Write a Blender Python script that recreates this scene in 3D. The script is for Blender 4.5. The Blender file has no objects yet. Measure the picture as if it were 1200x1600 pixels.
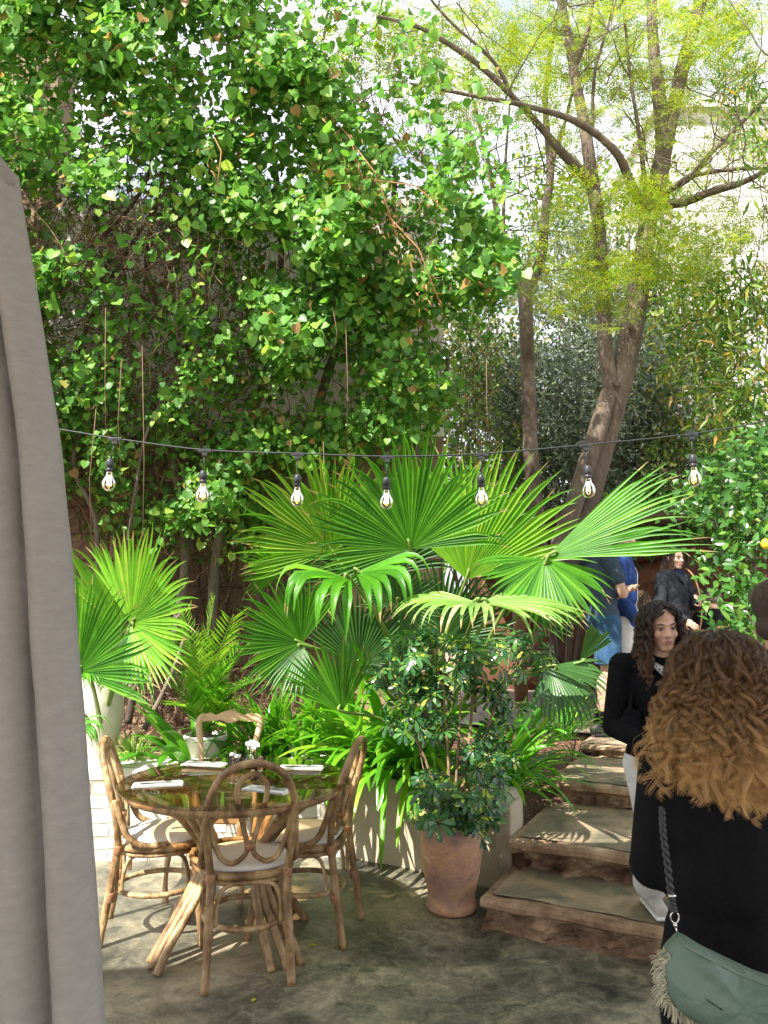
import bpy, bmesh, math, random
import numpy as np
from mathutils import Vector, Matrix, noise as mnoise
random.seed(7); RNG = np.random.default_rng(7)
PI = math.pi; R = math.radians
C = bpy.context.scene.collection
scene = bpy.context.scene
# ------------------------------------------------------------------ camera
PITCH = R(6.9); EYE = 1.58
cam = bpy.data.cameras.new('camera'); cam.sensor_fit = 'HORIZONTAL'; cam.sensor_width = 36; cam.lens = 36
cam.clip_start = .05; cam.clip_end = 500
camo = bpy.data.objects.new('camera', cam); C.objects.link(camo)
camo.location = (0, 0, EYE); camo.rotation_euler = (PI/2 + PITCH, 0, 0); scene.camera = camo
# ------------------------------------------------------------------ world and sun
TOSUN = Vector((-.40, -.47, .79)).normalized()
w = bpy.data.worlds.new('World'); scene.world = w; w.use_nodes = True
nt = w.node_tree; nt.nodes.clear()
sky = nt.nodes.new('ShaderNodeTexSky'); sky.sky_type = 'NISHITA'; sky.sun_disc = False
sky.sun_elevation = math.asin(TOSUN.z); sky.sun_rotation = math.atan2(TOSUN.x, TOSUN.y)
sky.dust_density = 2.5; sky.air_density = 1.2
tc = nt.nodes.new('ShaderNodeTexCoord'); mp = nt.nodes.new('ShaderNodeMapping'); mp.inputs['Scale'].default_value = (1, 1, 2.2)
nz = nt.nodes.new('ShaderNodeTexNoise'); nz.inputs['Scale'].default_value = 2.1; nz.inputs['Detail'].default_value = 9; nz.inputs['Roughness'].default_value = .6
rp = nt.nodes.new('ShaderNodeValToRGB'); rp.color_ramp.elements[0].position = .34; rp.color_ramp.elements[1].position = .56
mx = nt.nodes.new('ShaderNodeMix'); mx.data_type = 'RGBA'; mx.inputs[7].default_value = (9.6, 10, 11, 1)
bg = nt.nodes.new('ShaderNodeBackground'); bg.inputs['Strength'].default_value = .08
out = nt.nodes.new('ShaderNodeOutputWorld')
L = nt.links.new
L(tc.outputs['Generated'], mp.inputs[0]); L(mp.outputs[0], nz.inputs['Vector']); L(nz.outputs[0], rp.inputs[0]); L(rp.outputs[0], mx.inputs[0])
L(sky.outputs[0], mx.inputs[6]); L(mx.outputs[2], bg.inputs[0]); L(bg.outputs[0], out.inputs[0])
sd = bpy.data.lights.new('sun', 'SUN'); sd.energy = 5.0; sd.angle = R(.5); sd.color = (1, .95, .86)
so = bpy.data.objects.new('sun', sd); C.objects.link(so); so.rotation_euler = TOSUN.to_track_quat('Z', 'Y').to_euler()
vs = scene.view_settings; vs.view_transform = 'Standard'; vs.look = 'None'; vs.gamma = 1; vs.exposure = 1.45
try:
    scene.cycles.max_bounces = 8; scene.cycles.transparent_max_bounces = 12; scene.cycles.use_denoising = True
    scene.cycles.sample_clamp_indirect = 6; scene.render.hair_type = 'STRIP'
except Exception: pass

def P(px, py, Y):
    xr = (px-600)/1200; yr = (800-py)/1200
    dy = math.cos(PITCH)-yr*math.sin(PITCH); dz = math.sin(PITCH)+yr*math.cos(PITCH)
    k = Y/dy
    return Vector((xr*k, Y, EYE+dz*k))
def PA(px, py, Y):
    xr = (px-600)/1200; yr = (800-py)/1200
    k = Y/(np.cos(PITCH)-yr*np.sin(PITCH))
    return np.stack([xr*k, Y+0*k, EYE+(np.sin(PITCH)+yr*np.cos(PITCH))*k], -1)

# ------------------------------------------------------------------ materials
def newmat(name):
    m = bpy.data.materials.new(name); m.use_nodes = True
    b = m.node_tree.nodes['Principled BSDF']
    return m, m.node_tree, b
def ramp(nt, stops):
    r = nt.nodes.new('ShaderNodeValToRGB'); e = r.color_ramp.elements
    e[0].position = stops[0][0]; e[0].color = (*stops[0][1], 1)
    e[1].position = stops[-1][0]; e[1].color = (*stops[-1][1], 1)
    for p, c in stops[1:-1]:
        k = e.new(p); k.color = (*c, 1)
    return r
def mat(name, stops, rough=.6, scale=8, detail=6, stretch=(1, 1, 1), bump=0, bscale=None, spec=.5, metal=0, coord='Object', distort=0, sheen=0):
    m, t, b = newmat(name)
    if not isinstance(stops[0], tuple): stops = [(0, tuple(stops)), (1, tuple(stops))]
    tc = t.nodes.new('ShaderNodeTexCoord'); mp = t.nodes.new('ShaderNodeMapping'); mp.inputs['Scale'].default_value = stretch
    n = t.nodes.new('ShaderNodeTexNoise'); n.inputs['Scale'].default_value = scale; n.inputs['Detail'].default_value = detail; n.inputs['Distortion'].default_value = distort
    n.inputs['Roughness'].default_value = .62
    r = ramp(t, stops); l = t.links.new
    l(tc.outputs[coord], mp.inputs[0]); l(mp.outputs[0], n.inputs['Vector']); l(n.outputs[0], r.inputs[0]); l(r.outputs[0], b.inputs['Base Color'])
    b.inputs['Roughness'].default_value = rough; b.inputs['Specular IOR Level'].default_value = spec; b.inputs['Metallic'].default_value = metal
    if sheen: b.inputs['Sheen Weight'].default_value = sheen
    if bump:
        n2 = t.nodes.new('ShaderNodeTexNoise'); n2.inputs['Scale'].default_value = bscale or scale*3; n2.inputs['Detail'].default_value = 8
        l(mp.outputs[0], n2.inputs['Vector'])
        bp = t.nodes.new('ShaderNodeBump'); bp.inputs['Strength'].default_value = bump; bp.inputs['Distance'].default_value = .02
        l(n2.outputs[0], bp.inputs['Height']); l(bp.outputs[0], b.inputs['Normal'])
    return m
def leafmat(name, stops, trans=.4, rough=.4, spec=.5, tcol=(1.0, 1.0, .6), veins=None):
    m, t, b = newmat(name); l = t.links.new
    g = t.nodes.new('ShaderNodeNewGeometry'); r = ramp(t, stops); l(g.outputs['Random Per Island'], r.inputs[0])
    n = t.nodes.new('ShaderNodeTexNoise'); n.inputs['Scale'].default_value = 14; n.inputs['Detail'].default_value = 3
    tc = t.nodes.new('ShaderNodeTexCoord'); l(tc.outputs['Object'], n.inputs['Vector'])
    mm = t.nodes.new('ShaderNodeMapRange'); mm.inputs[3].default_value = .72; mm.inputs[4].default_value = 1.28; l(n.outputs[0], mm.inputs[0])
    mu = t.nodes.new('ShaderNodeMix'); mu.data_type = 'RGBA'; mu.blend_type = 'MULTIPLY'; mu.inputs[0].default_value = 1
    l(r.outputs[0], mu.inputs[6]); l(mm.outputs[0], mu.inputs[7])
    col = mu.outputs[2]
    if veins:   # variegation: yellow margins in blotches
        n3 = t.nodes.new('ShaderNodeTexNoise'); n3.inputs['Scale'].default_value = 22; l(tc.outputs['Object'], n3.inputs['Vector'])
        r3 = ramp(t, [(.60, (0, 0, 0)), (.66, (1, 1, 1))]); l(n3.outputs[0], r3.inputs[0])
        m3 = t.nodes.new('ShaderNodeMix'); m3.data_type = 'RGBA'; l(r3.outputs[0], m3.inputs[0]); l(col, m3.inputs[6]); m3.inputs[7].default_value = (*veins, 1); col = m3.outputs[2]
    l(col, b.inputs['Base Color']); b.inputs['Roughness'].default_value = rough; b.inputs['Specular IOR Level'].default_value = spec
    tr = t.nodes.new('ShaderNodeBsdfTranslucent'); tm = t.nodes.new('ShaderNodeMix'); tm.data_type = 'RGBA'; tm.blend_type = 'MULTIPLY'; tm.inputs[0].default_value = 1
    l(col, tm.inputs[6]); tm.inputs[7].default_value = (*[min(2.2, c*1.7) for c in tcol], 1); l(tm.outputs[2], tr.inputs[0])
    ms = t.nodes.new('ShaderNodeMixShader'); ms.inputs[0].default_value = trans
    l(b.outputs[0], ms.inputs[1]); l(tr.outputs[0], ms.inputs[2]); l(ms.outputs[0], t.nodes['Material Output'].inputs[0])
    return m
def plain(name, c, rough=.5, metal=0, spec=.5, trans=0, ior=1.45, emit=None, alpha=None):
    m, t, b = newmat(name); b.inputs['Base Color'].default_value = (*c, 1); b.inputs['Roughness'].default_value = rough
    b.inputs['Metallic'].default_value = metal; b.inputs['Specular IOR Level'].default_value = spec; b.inputs['Transmission Weight'].default_value = trans; b.inputs['IOR'].default_value = ior
    if emit: b.inputs['Emission Color'].default_value = (*emit[0], 1); b.inputs['Emission Strength'].default_value = emit[1]
    if alpha is not None: b.inputs['Alpha'].default_value = alpha
    return m

def glassmat(name, tint, refl=1.0, rough=.01):
    m = bpy.data.materials.new(name); m.use_nodes = True; t = m.node_tree; t.nodes.clear(); l = t.links.new
    tr = t.nodes.new('ShaderNodeBsdfTransparent'); tr.inputs[0].default_value = (*tint, 1)
    gl = t.nodes.new('ShaderNodeBsdfGlossy'); gl.inputs['Roughness'].default_value = rough
    fr = t.nodes.new('ShaderNodeFresnel'); fr.inputs[0].default_value = 1.5
    mu = t.nodes.new('ShaderNodeMath'); mu.operation = 'MULTIPLY'; mu.inputs[1].default_value = refl; mu.use_clamp = True
    ms = t.nodes.new('ShaderNodeMixShader'); o = t.nodes.new('ShaderNodeOutputMaterial')
    l(fr.outputs[0], mu.inputs[0]); l(mu.outputs[0], ms.inputs[0]); l(tr.outputs[0], ms.inputs[1]); l(gl.outputs[0], ms.inputs[2]); l(ms.outputs[0], o.inputs[0])
    return m
# ------------------------------------------------------------------ mesh builder
class MB:
    def __init__(s): s.v = []; s.f = []; s.n = 0; s.mi = []
    def add(s, v, f, mi=0):
        v = np.asarray(v, float).reshape(-1, 3)
        if isinstance(f, np.ndarray): s.f.append(f+s.n); s.mi.append((len(f), mi))
        else:
            d = {}
            for q in f: d.setdefault(len(q), []).append(q)
            for k, qs in d.items(): s.f.append(np.array(qs)+s.n); s.mi.append((len(qs), mi))
        s.v.append(v); s.n += len(v); return s
    def tube(s, pts, r, n=8, cap=True, mi=0, closed=False):
        pts = np.array([tuple(p) for p in pts], float); K = len(pts)
        r = np.full(K, r) if np.isscalar(r) else np.asarray(r, float)
        if closed: T = np.roll(pts, -1, 0)-np.roll(pts, 1, 0)
        else: T = np.gradient(pts, axis=0)
        T /= np.linalg.norm(T, axis=1)[:, None]+1e-12
        a = np.array([0, 0, 1.]) if abs(T[0][2]) < .9 else np.array([1., 0, 0])
        U = np.cross(T[0], a); U /= np.linalg.norm(U); Us = []
        for t in T:
            U = U-t*np.dot(U, t); U /= np.linalg.norm(U)+1e-12; Us.append(U)
        Us = np.array(Us); W = np.cross(T, Us)
        ang = np.arange(n)/n*2*PI
        v = pts[:, None]+r[:, None, None]*(np.cos(ang)[None, :, None]*Us[:, None]+np.sin(ang)[None, :, None]*W[:, None])
        f = []
        for i in range(K if closed else K-1):
            j = (i+1) % K
            for k in range(n): f.append((i*n+k, i*n+(k+1) % n, j*n+(k+1) % n, j*n+k))
        if cap and not closed: f += [tuple(range(n))[::-1], tuple(range((K-1)*n, K*n))]
        return s.add(v, f, mi)
    def box(s, c, d, rz=0, mi=0, rx=0):
        v = np.array([(x, y, z) for x in (-.5, .5) for y in (-.5, .5) for z in (-.5, .5)])*np.array(d)
        v = v @ np.array((Matrix.Rotation(rz, 3, 'Z') @ Matrix.Rotation(rx, 3, 'X'))).T+np.array(tuple(c))
        return s.add(v, [(0, 1, 3, 2), (4, 6, 7, 5), (0, 4, 5, 1), (2, 3, 7, 6), (0, 2, 6, 4), (1, 5, 7, 3)], mi)
    def lathe(s, prof, c=(0, 0, 0), n=40, mi=0, wob=0, closed_ends=True):
        K = len(prof); ang = np.arange(n)/n*2*PI; v = []
        for r, z in prof: v.append(np.stack([r*np.cos(ang), r*np.sin(ang), np.full(n, z)], -1))
        v = np.array(v)+np.array(tuple(c)); f = []
        for i in range(K-1):
            for k in range(n): f.append((i*n+k, i*n+(k+1) % n, (i+1)*n+(k+1) % n, (i+1)*n+k))
        if closed_ends: f += [tuple(range(n))[::-1], tuple(range((K-1)*n, K*n))]
        return s.add(v, f, mi)
    def ell(s, c, r, n=16, M=None, mi=0):
        v = []; m = n//2
        for i in range(m+1):
            p = PI*i/m
            for k in range(n): v.append((math.sin(p)*math.cos(2*PI*k/n), math.sin(p)*math.sin(2*PI*k/n), math.cos(p)))
        v = np.array(v)*np.array(r)
        if M is not None: v = v @ np.array(M).T
        v = v+np.array(tuple(c)); f = []
        for i in range(m):
            for k in range(n): f.append((i*n+k, (i+1)*n+k, (i+1)*n+(k+1) % n, i*n+(k+1) % n))
        return s.add(v, f, mi)
    def cap(s, a, b, ra, rb, n=12):
        a = np.array(tuple(a), float); b = np.array(tuple(b), float); d = b-a; ln = np.linalg.norm(d)+1e-9; t = d/ln
        pts = []; rr = []
        for q in (85, 60, 35, 12): pts.append(a-t*ra*math.sin(R(q))); rr.append(ra*math.cos(R(q)))
        for q in (12, 35, 60, 85): pts.append(b+t*rb*math.sin(R(q))); rr.append(rb*math.cos(R(q)))
        return s.tube(pts, rr, n)
    def ribbon(s, pts, wid, side, fold=0., mi=0):
        pts = np.array([tuple(p) for p in pts], float); K = len(pts); wid = np.asarray(wid, float)
        T = np.gradient(pts, axis=0); T /= np.linalg.norm(T, axis=1)[:, None]+1e-9
        S = np.array(tuple(side), float); S = S-T*(T @ S)[:, None]; S /= np.linalg.norm(S, axis=1)[:, None]+1e-9
        Nn = np.cross(S, T)
        l = pts-S*wid[:, None]+Nn*(wid*fold)[:, None]; r = pts+S*wid[:, None]+Nn*(wid*fold)[:, None]
        v = np.stack([l, pts, r], 1); i = np.arange(K-1)*3
        f = np.concatenate([np.stack([i, i+1, i+4, i+3], 1), np.stack([i+1, i+2, i+5, i+4], 1)])
        return s.add(v, f, mi)
    def scatter(s, tv, tf, pos, d, n, sc, mi=0):
        pos = np.asarray(pos, float); d = np.asarray(d, float); n = np.asarray(n, float); sc = np.asarray(sc, float)
        d = d/(np.linalg.norm(d, axis=1)[:, None]+1e-9); n = n-d*np.sum(n*d, 1)[:, None]; n /= np.linalg.norm(n, axis=1)[:, None]+1e-9
        x = np.cross(d, n); tv = np.asarray(tv, float); K = len(tv)
        v = pos[:, None]+sc[:, None, None]*(tv[None, :, 0, None]*x[:, None]+tv[None, :, 1, None]*d[:, None]+tv[None, :, 2, None]*n[:, None])
        off = (np.arange(len(pos))*K)[:, None, None]
        dd = {}
        for q in tf: dd.setdefault(len(q), []).append(q)
        base = s.n; s.v.append(v.reshape(-1, 3)); s.n += len(pos)*K
        for k, qs in dd.items():
            a = (np.array(qs)[None]+off).reshape(-1, k)+base; s.f.append(a); s.mi.append((len(a), mi))
        return s
    def build(s, name, mats, parent=None, smooth=True, loc=None):
        v = np.concatenate(s.v) if s.v else np.zeros((0, 3))
        if loc is not None: v = v-np.array(tuple(loc))
        me = bpy.data.meshes.new(name); me.vertices.add(len(v)); me.vertices.foreach_set('co', v.ravel())
        tot = np.concatenate([np.full(len(a), a.shape[1]) for a in s.f]); lv = np.concatenate([a.ravel() for a in s.f])
        me.loops.add(len(lv)); me.loops.foreach_set('vertex_index', lv.astype(np.int32))
        me.polygons.add(len(tot)); st = np.concatenate([[0], np.cumsum(tot)[:-1]])
        me.polygons.foreach_set('loop_start', st.astype(np.int32)); me.polygons.foreach_set('loop_total', tot.astype(np.int32))
        me.polygons.foreach_set('material_index', np.concatenate([np.full(c, m) for c, m in s.mi]).astype(np.int32))
        me.polygons.foreach_set('use_smooth', np.full(len(tot), smooth))
        for m in (mats if isinstance(mats, (list, tuple)) else [mats]): me.materials.append(m)
        me.update(calc_edges=True)
        o = bpy.data.objects.new(name, me); C.objects.link(o)
        if parent: o.parent = parent
        if loc is not None: o.location = tuple(loc)
        return o
def tag(o, label, cat, group=None):
    o['label'] = label; o['category'] = cat
    if group: o['group'] = group
    return o
def thing(name, label, cat, loc=(0, 0, 0), rz=0, group=None):
    o = bpy.data.objects.new(name, None); C.objects.link(o); o.location = tuple(loc); o.rotation_euler = (0, 0, rz); o.empty_display_size = .1
    return tag(o, label, cat, group)
def struct(o, kind='structure'): o['kind'] = kind; return o
def copy_tree(o, parent=None):
    c = o.copy(); C.objects.link(c)
    if parent: c.parent = parent
    for ch in list(o.children): copy_tree(ch, c)
    return c
def spline(pts, n=8):
    pts = [Vector(tuple(p)) for p in pts]; q = [pts[0]*2-pts[1]]+pts+[pts[-1]*2-pts[-2]]; o = []
    for i in range(1, len(q)-2):
        a, b, c, d = q[i-1:i+3]
        for k in range(n):
            t = k/n; o.append(.5*((2*b)+(c-a)*t+(2*a-5*b+4*c-d)*t*t+(3*b-a-3*c+d)*t**3))
    return o+[pts[-1]]
def bevel(o, wd=.004, seg=2):
    m = o.modifiers.new('bevel', 'BEVEL'); m.width = wd; m.segments = seg; m.limit_method = 'ANGLE'; return o
def rnd(a, b): return random.uniform(a, b)
def lerp(x, xs, ys): return np.interp(x, xs, ys)
def vn(x, y, z=0, s=1.): return mnoise.noise(Vector((x*s, y*s, z)))

# shared materials
M_rattan = mat('rattan', [(.30, (.075, .038, .015)), (.45, (.23, .135, .058)), (.58, (.42, .285, .14)), (.70, (.60, .47, .27))], rough=.45, scale=11, stretch=(1, 1, .45), bump=.5, bscale=45, detail=9)
M_rattan_pale = mat('pale_wood', [(.3, (.42, .27, .15)), (.7, (.62, .44, .27))], rough=.5, scale=6, stretch=(1, 6, 6), bump=.1)
M_bark = mat('bark', [(.25, (.05, .034, .024)), (.5, (.135, .10, .075)), (.75, (.24, .19, .15))], rough=.85, scale=5, stretch=(1, 1, .5), bump=.9, bscale=28, detail=10)
M_twig = leafmat('twig', [(0, (.06, .03, .018)), (.5, (.13, .07, .042)), (.8, (.27, .16, .10)), (1, (.48, .34, .22))], trans=.0, rough=.8)
M_vine = leafmat('vine_leaf', [(0, (.05, .15, .022)), (.5, (.11, .27, .038)), (.82, (.18, .36, .055)), (.965, (.30, .42, .07)), (.98, (.30, .18, .07)), (1, (.34, .20, .08))], trans=.38, rough=.42, spec=.35)
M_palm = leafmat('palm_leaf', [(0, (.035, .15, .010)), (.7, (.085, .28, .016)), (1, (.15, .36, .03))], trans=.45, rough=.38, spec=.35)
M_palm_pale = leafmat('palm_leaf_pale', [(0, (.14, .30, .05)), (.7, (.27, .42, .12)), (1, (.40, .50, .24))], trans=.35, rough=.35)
M_palm_dark = leafmat('palm_leaf_dark', [(0, (.03, .09, .022)), (1, (.065, .17, .035))], trans=.25, rough=.35)  # darker copy for inner fronds; shade between them is put into the colour
M_palm_yel = leafmat('palm_leaf_bright', [(0, (.09, .28, .015)), (.7, (.19, .41, .025)), (1, (.32, .48, .05))], trans=.45, rough=.38, spec=.35)  # brighter copy; sun and backlight on fronds are put into the colour
M_strap = leafmat('strap_leaf', [(0, (.05, .20, .012)), (.7, (.10, .31, .018)), (1, (.24, .46, .03))], trans=.35, rough=.28, spec=.6)
M_schef = leafmat('schefflera_leaf', [(0, (.02, .075, .028)), (.7, (.04, .13, .04)), (1, (.10, .22, .04))], trans=.18, rough=.25, spec=.6, veins=(.42, .47, .06))
M_jac = leafmat('feather_leaf', [(0, (.09, .19, .010)), (.5, (.19, .28, .014)), (1, (.36, .33, .02))], trans=.5, rough=.5)
M_olive = leafmat('olive_leaf', [(0, (.06, .09, .055)), (.6, (.13, .17, .11)), (1, (.30, .34, .25))], trans=.15, rough=.45)
M_lance = leafmat('lance_leaf', [(0, (.035, .10, .015)), (.5, (.09, .19, .018)), (.85, (.22, .29, .03)), (1, (.32, .19, .04))], trans=.4, rough=.4)
M_citrus = leafmat('citrus_leaf', [(0, (.03, .10, .02)), (.7, (.07, .20, .035)), (1, (.18, .32, .05))], trans=.35, rough=.25, spec=.6)
M_dry = leafmat('dry_leaf', [(0, (.25, .12, .05)), (1, (.50, .28, .13))], trans=.3, rough=.7)
M_hedge = leafmat('hedge_leaf', [(0, (.03, .07, .02)), (.45, (.08, .15, .025)), (.8, (.19, .28, .035)), (1, (.30, .17, .07))], trans=.35, rough=.5)
M_soil = mat('soil', [(.3, (.06, .03, .018)), (.7, (.16, .08, .05))], rough=.95, scale=25, bump=1, bscale=60)
M_black = mat('black_knit', [(.3, (.003, .003, .004)), (.7, (.007, .007, .009))], rough=.95, scale=40, bump=.3, bscale=200, spec=.15)
M_chrome = plain('chrome', (.7, .7, .7), rough=.2, metal=1)
M_skin = mat('skin', [(.3, (.52, .30, .215)), (.7, (.60, .37, .275))], rough=.5, scale=14)
M_skin.node_tree.nodes['Principled BSDF'].inputs['Subsurface Weight'].default_value = .1
M_skin.node_tree.nodes['Principled BSDF'].inputs['Subsurface Radius'].default_value = (.02, .008, .004)
# ================================================================== SETTING
def brickmat(name, c1, c2, mortar, scale=1, bw=.42, rh=.2, ms=.012, bump=.6, rough=.85):
    m, t, b = newmat(name); l = t.links.new
    tc = t.nodes.new('ShaderNodeTexCoord'); mp = t.nodes.new('ShaderNodeMapping'); mp.inputs['Rotation'].default_value = (PI/2, 0, 0)
    n = t.nodes.new('ShaderNodeTexNoise'); n.inputs['Scale'].default_value = 3; n.inputs['Detail'].default_value = 8
    vm = t.nodes.new('ShaderNodeVectorMath'); vm.operation = 'MULTIPLY_ADD'; vm.inputs[1].default_value = (.06, .06, .06)
    l(tc.outputs['Object'], n.inputs['Vector']); l(n.outputs['Color'], vm.inputs[0]); l(tc.outputs['Object'], vm.inputs[2]); l(vm.outputs[0], mp.inputs[0])
    k = t.nodes.new('ShaderNodeTexBrick'); k.inputs['Scale'].default_value = scale; k.inputs['Brick Width'].default_value = bw; k.inputs['Row Height'].default_value = rh
    k.inputs['Mortar Size'].default_value = ms; k.inputs['Mortar Smooth'].default_value = .4; k.inputs['Color1'].default_value = (*c1, 1); k.inputs['Color2'].default_value = (*c2, 1); k.inputs['Mortar'].default_value = (*mortar, 1)
    l(mp.outputs[0], k.inputs['Vector'])
    mm = t.nodes.new('ShaderNodeMapRange'); mm.inputs[3].default_value = .6; mm.inputs[4].default_value = 1.35; l(n.outputs[0], mm.inputs[0])
    mu = t.nodes.new('ShaderNodeMix'); mu.data_type = 'RGBA'; mu.blend_type = 'MULTIPLY'; mu.inputs[0].default_value = 1
    l(k.outputs[0], mu.inputs[6]); l(mm.outputs[0], mu.inputs[7]); l(mu.outputs[2], b.inputs['Base Color'])
    ad = t.nodes.new('ShaderNodeMath'); ad.operation = 'SUBTRACT'; l(n.outputs[0], ad.inputs[0]); l(k.outputs['Fac'], ad.inputs[1])
    bp = t.nodes.new('ShaderNodeBump'); bp.inputs['Strength'].default_value = bump; bp.inputs['Distance'].default_value = .02; l(ad.outputs[0], bp.inputs['Height']); l(bp.outputs[0], b.inputs['Normal'])
    b.inputs['Roughness'].default_value = rough
    return m
M_floor = mat('stained_concrete', [(.30, (.030, .032, .025)), (.42, (.095, .092, .065)), (.54, (.20, .18, .125)), (.68, (.40, .34, .23))], rough=.40, scale=1.7, detail=12, bump=.12, bscale=12, distort=.6, spec=.4)
def grid(x0, x1, y0, y1, nx, ny, zf):
    xs = np.linspace(x0, x1, nx+1); ys = np.linspace(y0, y1, ny+1); v = [(x, y, zf(x, y)) for y in ys for x in xs]
    i = np.arange(nx); f = np.concatenate([np.stack([j*(nx+1)+i, j*(nx+1)+i+1, (j+1)*(nx+1)+i+1, (j+1)*(nx+1)+i], 1) for j in range(ny)])
    return np.array(v), f
def floormat():
    m, t, b = newmat('stained_concrete'); l = t.links.new; tc = t.nodes.new('ShaderNodeTexCoord')
    def N(sc, det, dis=0, ro=.6):
        n = t.nodes.new('ShaderNodeTexNoise'); n.inputs['Scale'].default_value = sc; n.inputs['Detail'].default_value = det; n.inputs['Distortion'].default_value = dis; n.inputs['Roughness'].default_value = ro; l(tc.outputs['Object'], n.inputs['Vector']); return n
    n1 = N(1.1, 15, .5, .68); n2 = N(9, 12, 1.2, .7); n3 = N(70, 4)
    a = t.nodes.new('ShaderNodeMath'); a.operation = 'MULTIPLY_ADD'; a.inputs[1].default_value = .45; l(n2.outputs[0], a.inputs[0]); l(n1.outputs[0], a.inputs[2])
    a2 = t.nodes.new('ShaderNodeMath'); a2.operation = 'MULTIPLY_ADD'; a2.inputs[1].default_value = .12; l(n3.outputs[0], a2.inputs[0]); l(a.outputs[0], a2.inputs[2])
    r = ramp(t, [(.60, (.016, .019, .016)), (.69, (.070, .068, .050)), (.77, (.150, .140, .098)), (.85, (.27, .235, .16)), (.95, (.42, .36, .25))]); l(a2.outputs[0], r.inputs[0])
    v = t.nodes.new('ShaderNodeTexVoronoi'); v.feature = 'DISTANCE_TO_EDGE'; v.inputs['Scale'].default_value = 1.15
    vm = t.nodes.new('ShaderNodeVectorMath'); vm.operation = 'MULTIPLY_ADD'; vm.inputs[1].default_value = (.5, .5, .5); l(n2.outputs['Color'], vm.inputs[0]); l(tc.outputs['Object'], vm.inputs[2]); l(vm.outputs[0], v.inputs['Vector'])
    cr = ramp(t, [(.0, (.35, .33, .3)), (.007, (1, 1, 1))]); l(v.outputs['Distance'], cr.inputs[0])
    mu = t.nodes.new('ShaderNodeMix'); mu.data_type = 'RGBA'; mu.blend_type = 'MULTIPLY'; mu.inputs[0].default_value = 1; l(r.outputs[0], mu.inputs[6]); l(cr.outputs[0], mu.inputs[7]); l(mu.outputs[2], b.inputs['Base Color'])
    rr = t.nodes.new('ShaderNodeMapRange'); rr.inputs[3].default_value = .25; rr.inputs[4].default_value = .6; l(n2.outputs[0], rr.inputs[0]); l(rr.outputs[0], b.inputs['Roughness'])
    bp = t.nodes.new('ShaderNodeBump'); bp.inputs['Strength'].default_value = .25; bp.inputs['Distance'].default_value = .01; l(a2.outputs[0], bp.inputs['Height']); l(bp.outputs[0], b.inputs['Normal']); return m
M_floor = floormat()
struct(MB().add([(-250, -250, -.12), (250, -250, -.12), (250, 250, -.12), (-250, 250, -.12)], [(0, 1, 2, 3)]).build('ground', mat('dry_earth', [(.3, (.18, .13, .08)), (.7, (.3, .22, .15))], rough=.95)))
struct(MB().add([(-7, -5, 0), (7, -5, 0), (7, 5.2, 0), (-7, 5.2, 0)], [(0, 1, 2, 3)]).build('patio_floor', M_floor, smooth=False))
S0 = np.array((.50, 3.95)); SU = np.array((.893, -.450)); SN = np.array((.450, .893))
SANG = math.atan2(SU[1], SU[0])
def st(u, d, z=0): p = S0+SU*u+SN*d; return Vector((p[0], p[1], z))
WALL = [(-3.6, 4.92), (-2.2, 4.95), (-1.1, 5.05), (-.25, 5.08), (.14, 4.86), (.67, 4.49)]
def wall_y(x): return float(np.interp(x, [p[0] for p in WALL], [p[1] for p in WALL]))
def bed_z(x, y):
    q = np.array((x, y))-S0; u = q @ SU; d = q @ SN
    if y < wall_y(x)+.1 and x < .7: return -.1
    b0 = min(.535 if d > 2.4 else 1, .47+.05*vn(x, y, 0, 1.3)+.02*vn(x, y, 3, 6)+(.04 if d > 1.5 else 0))
    hs = float(np.interp(d, [-.2, .0, .35, .55, 1.2, 1.45, 2.1, 2.35], [-.1, .10, .15, .30, .31, .44, .45, .53]))
    if d > 2.7: return b0
    if u > .04: return hs-.12-min(.3, (u-.04)*2)
    k = max(0, min(1, (u+.55)/.55)); k = k*k*(3-2*k)
    return b0*(1-k)+(hs-.03+.02*vn(x, y, 5, 8))*k
v, f = grid(-4.5, 4.5, 4.0, 7.8, 260, 110, bed_z)
struct(MB().add(v, f).build('garden_soil', M_soil))
v = [st(-3.4, 2.70, .548), st(9, 2.70, .548), st(9, 11, .548), st(-3.4, 11, .548)]
struct(MB().add([tuple(p) for p in v], [(0, 1, 2, 3)]).build('terrace', mat('terrace_paving', [(.3, (.16, .13, .10)), (.7, (.30, .24, .18))], rough=.8, scale=3, bump=.3), smooth=False))

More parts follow.
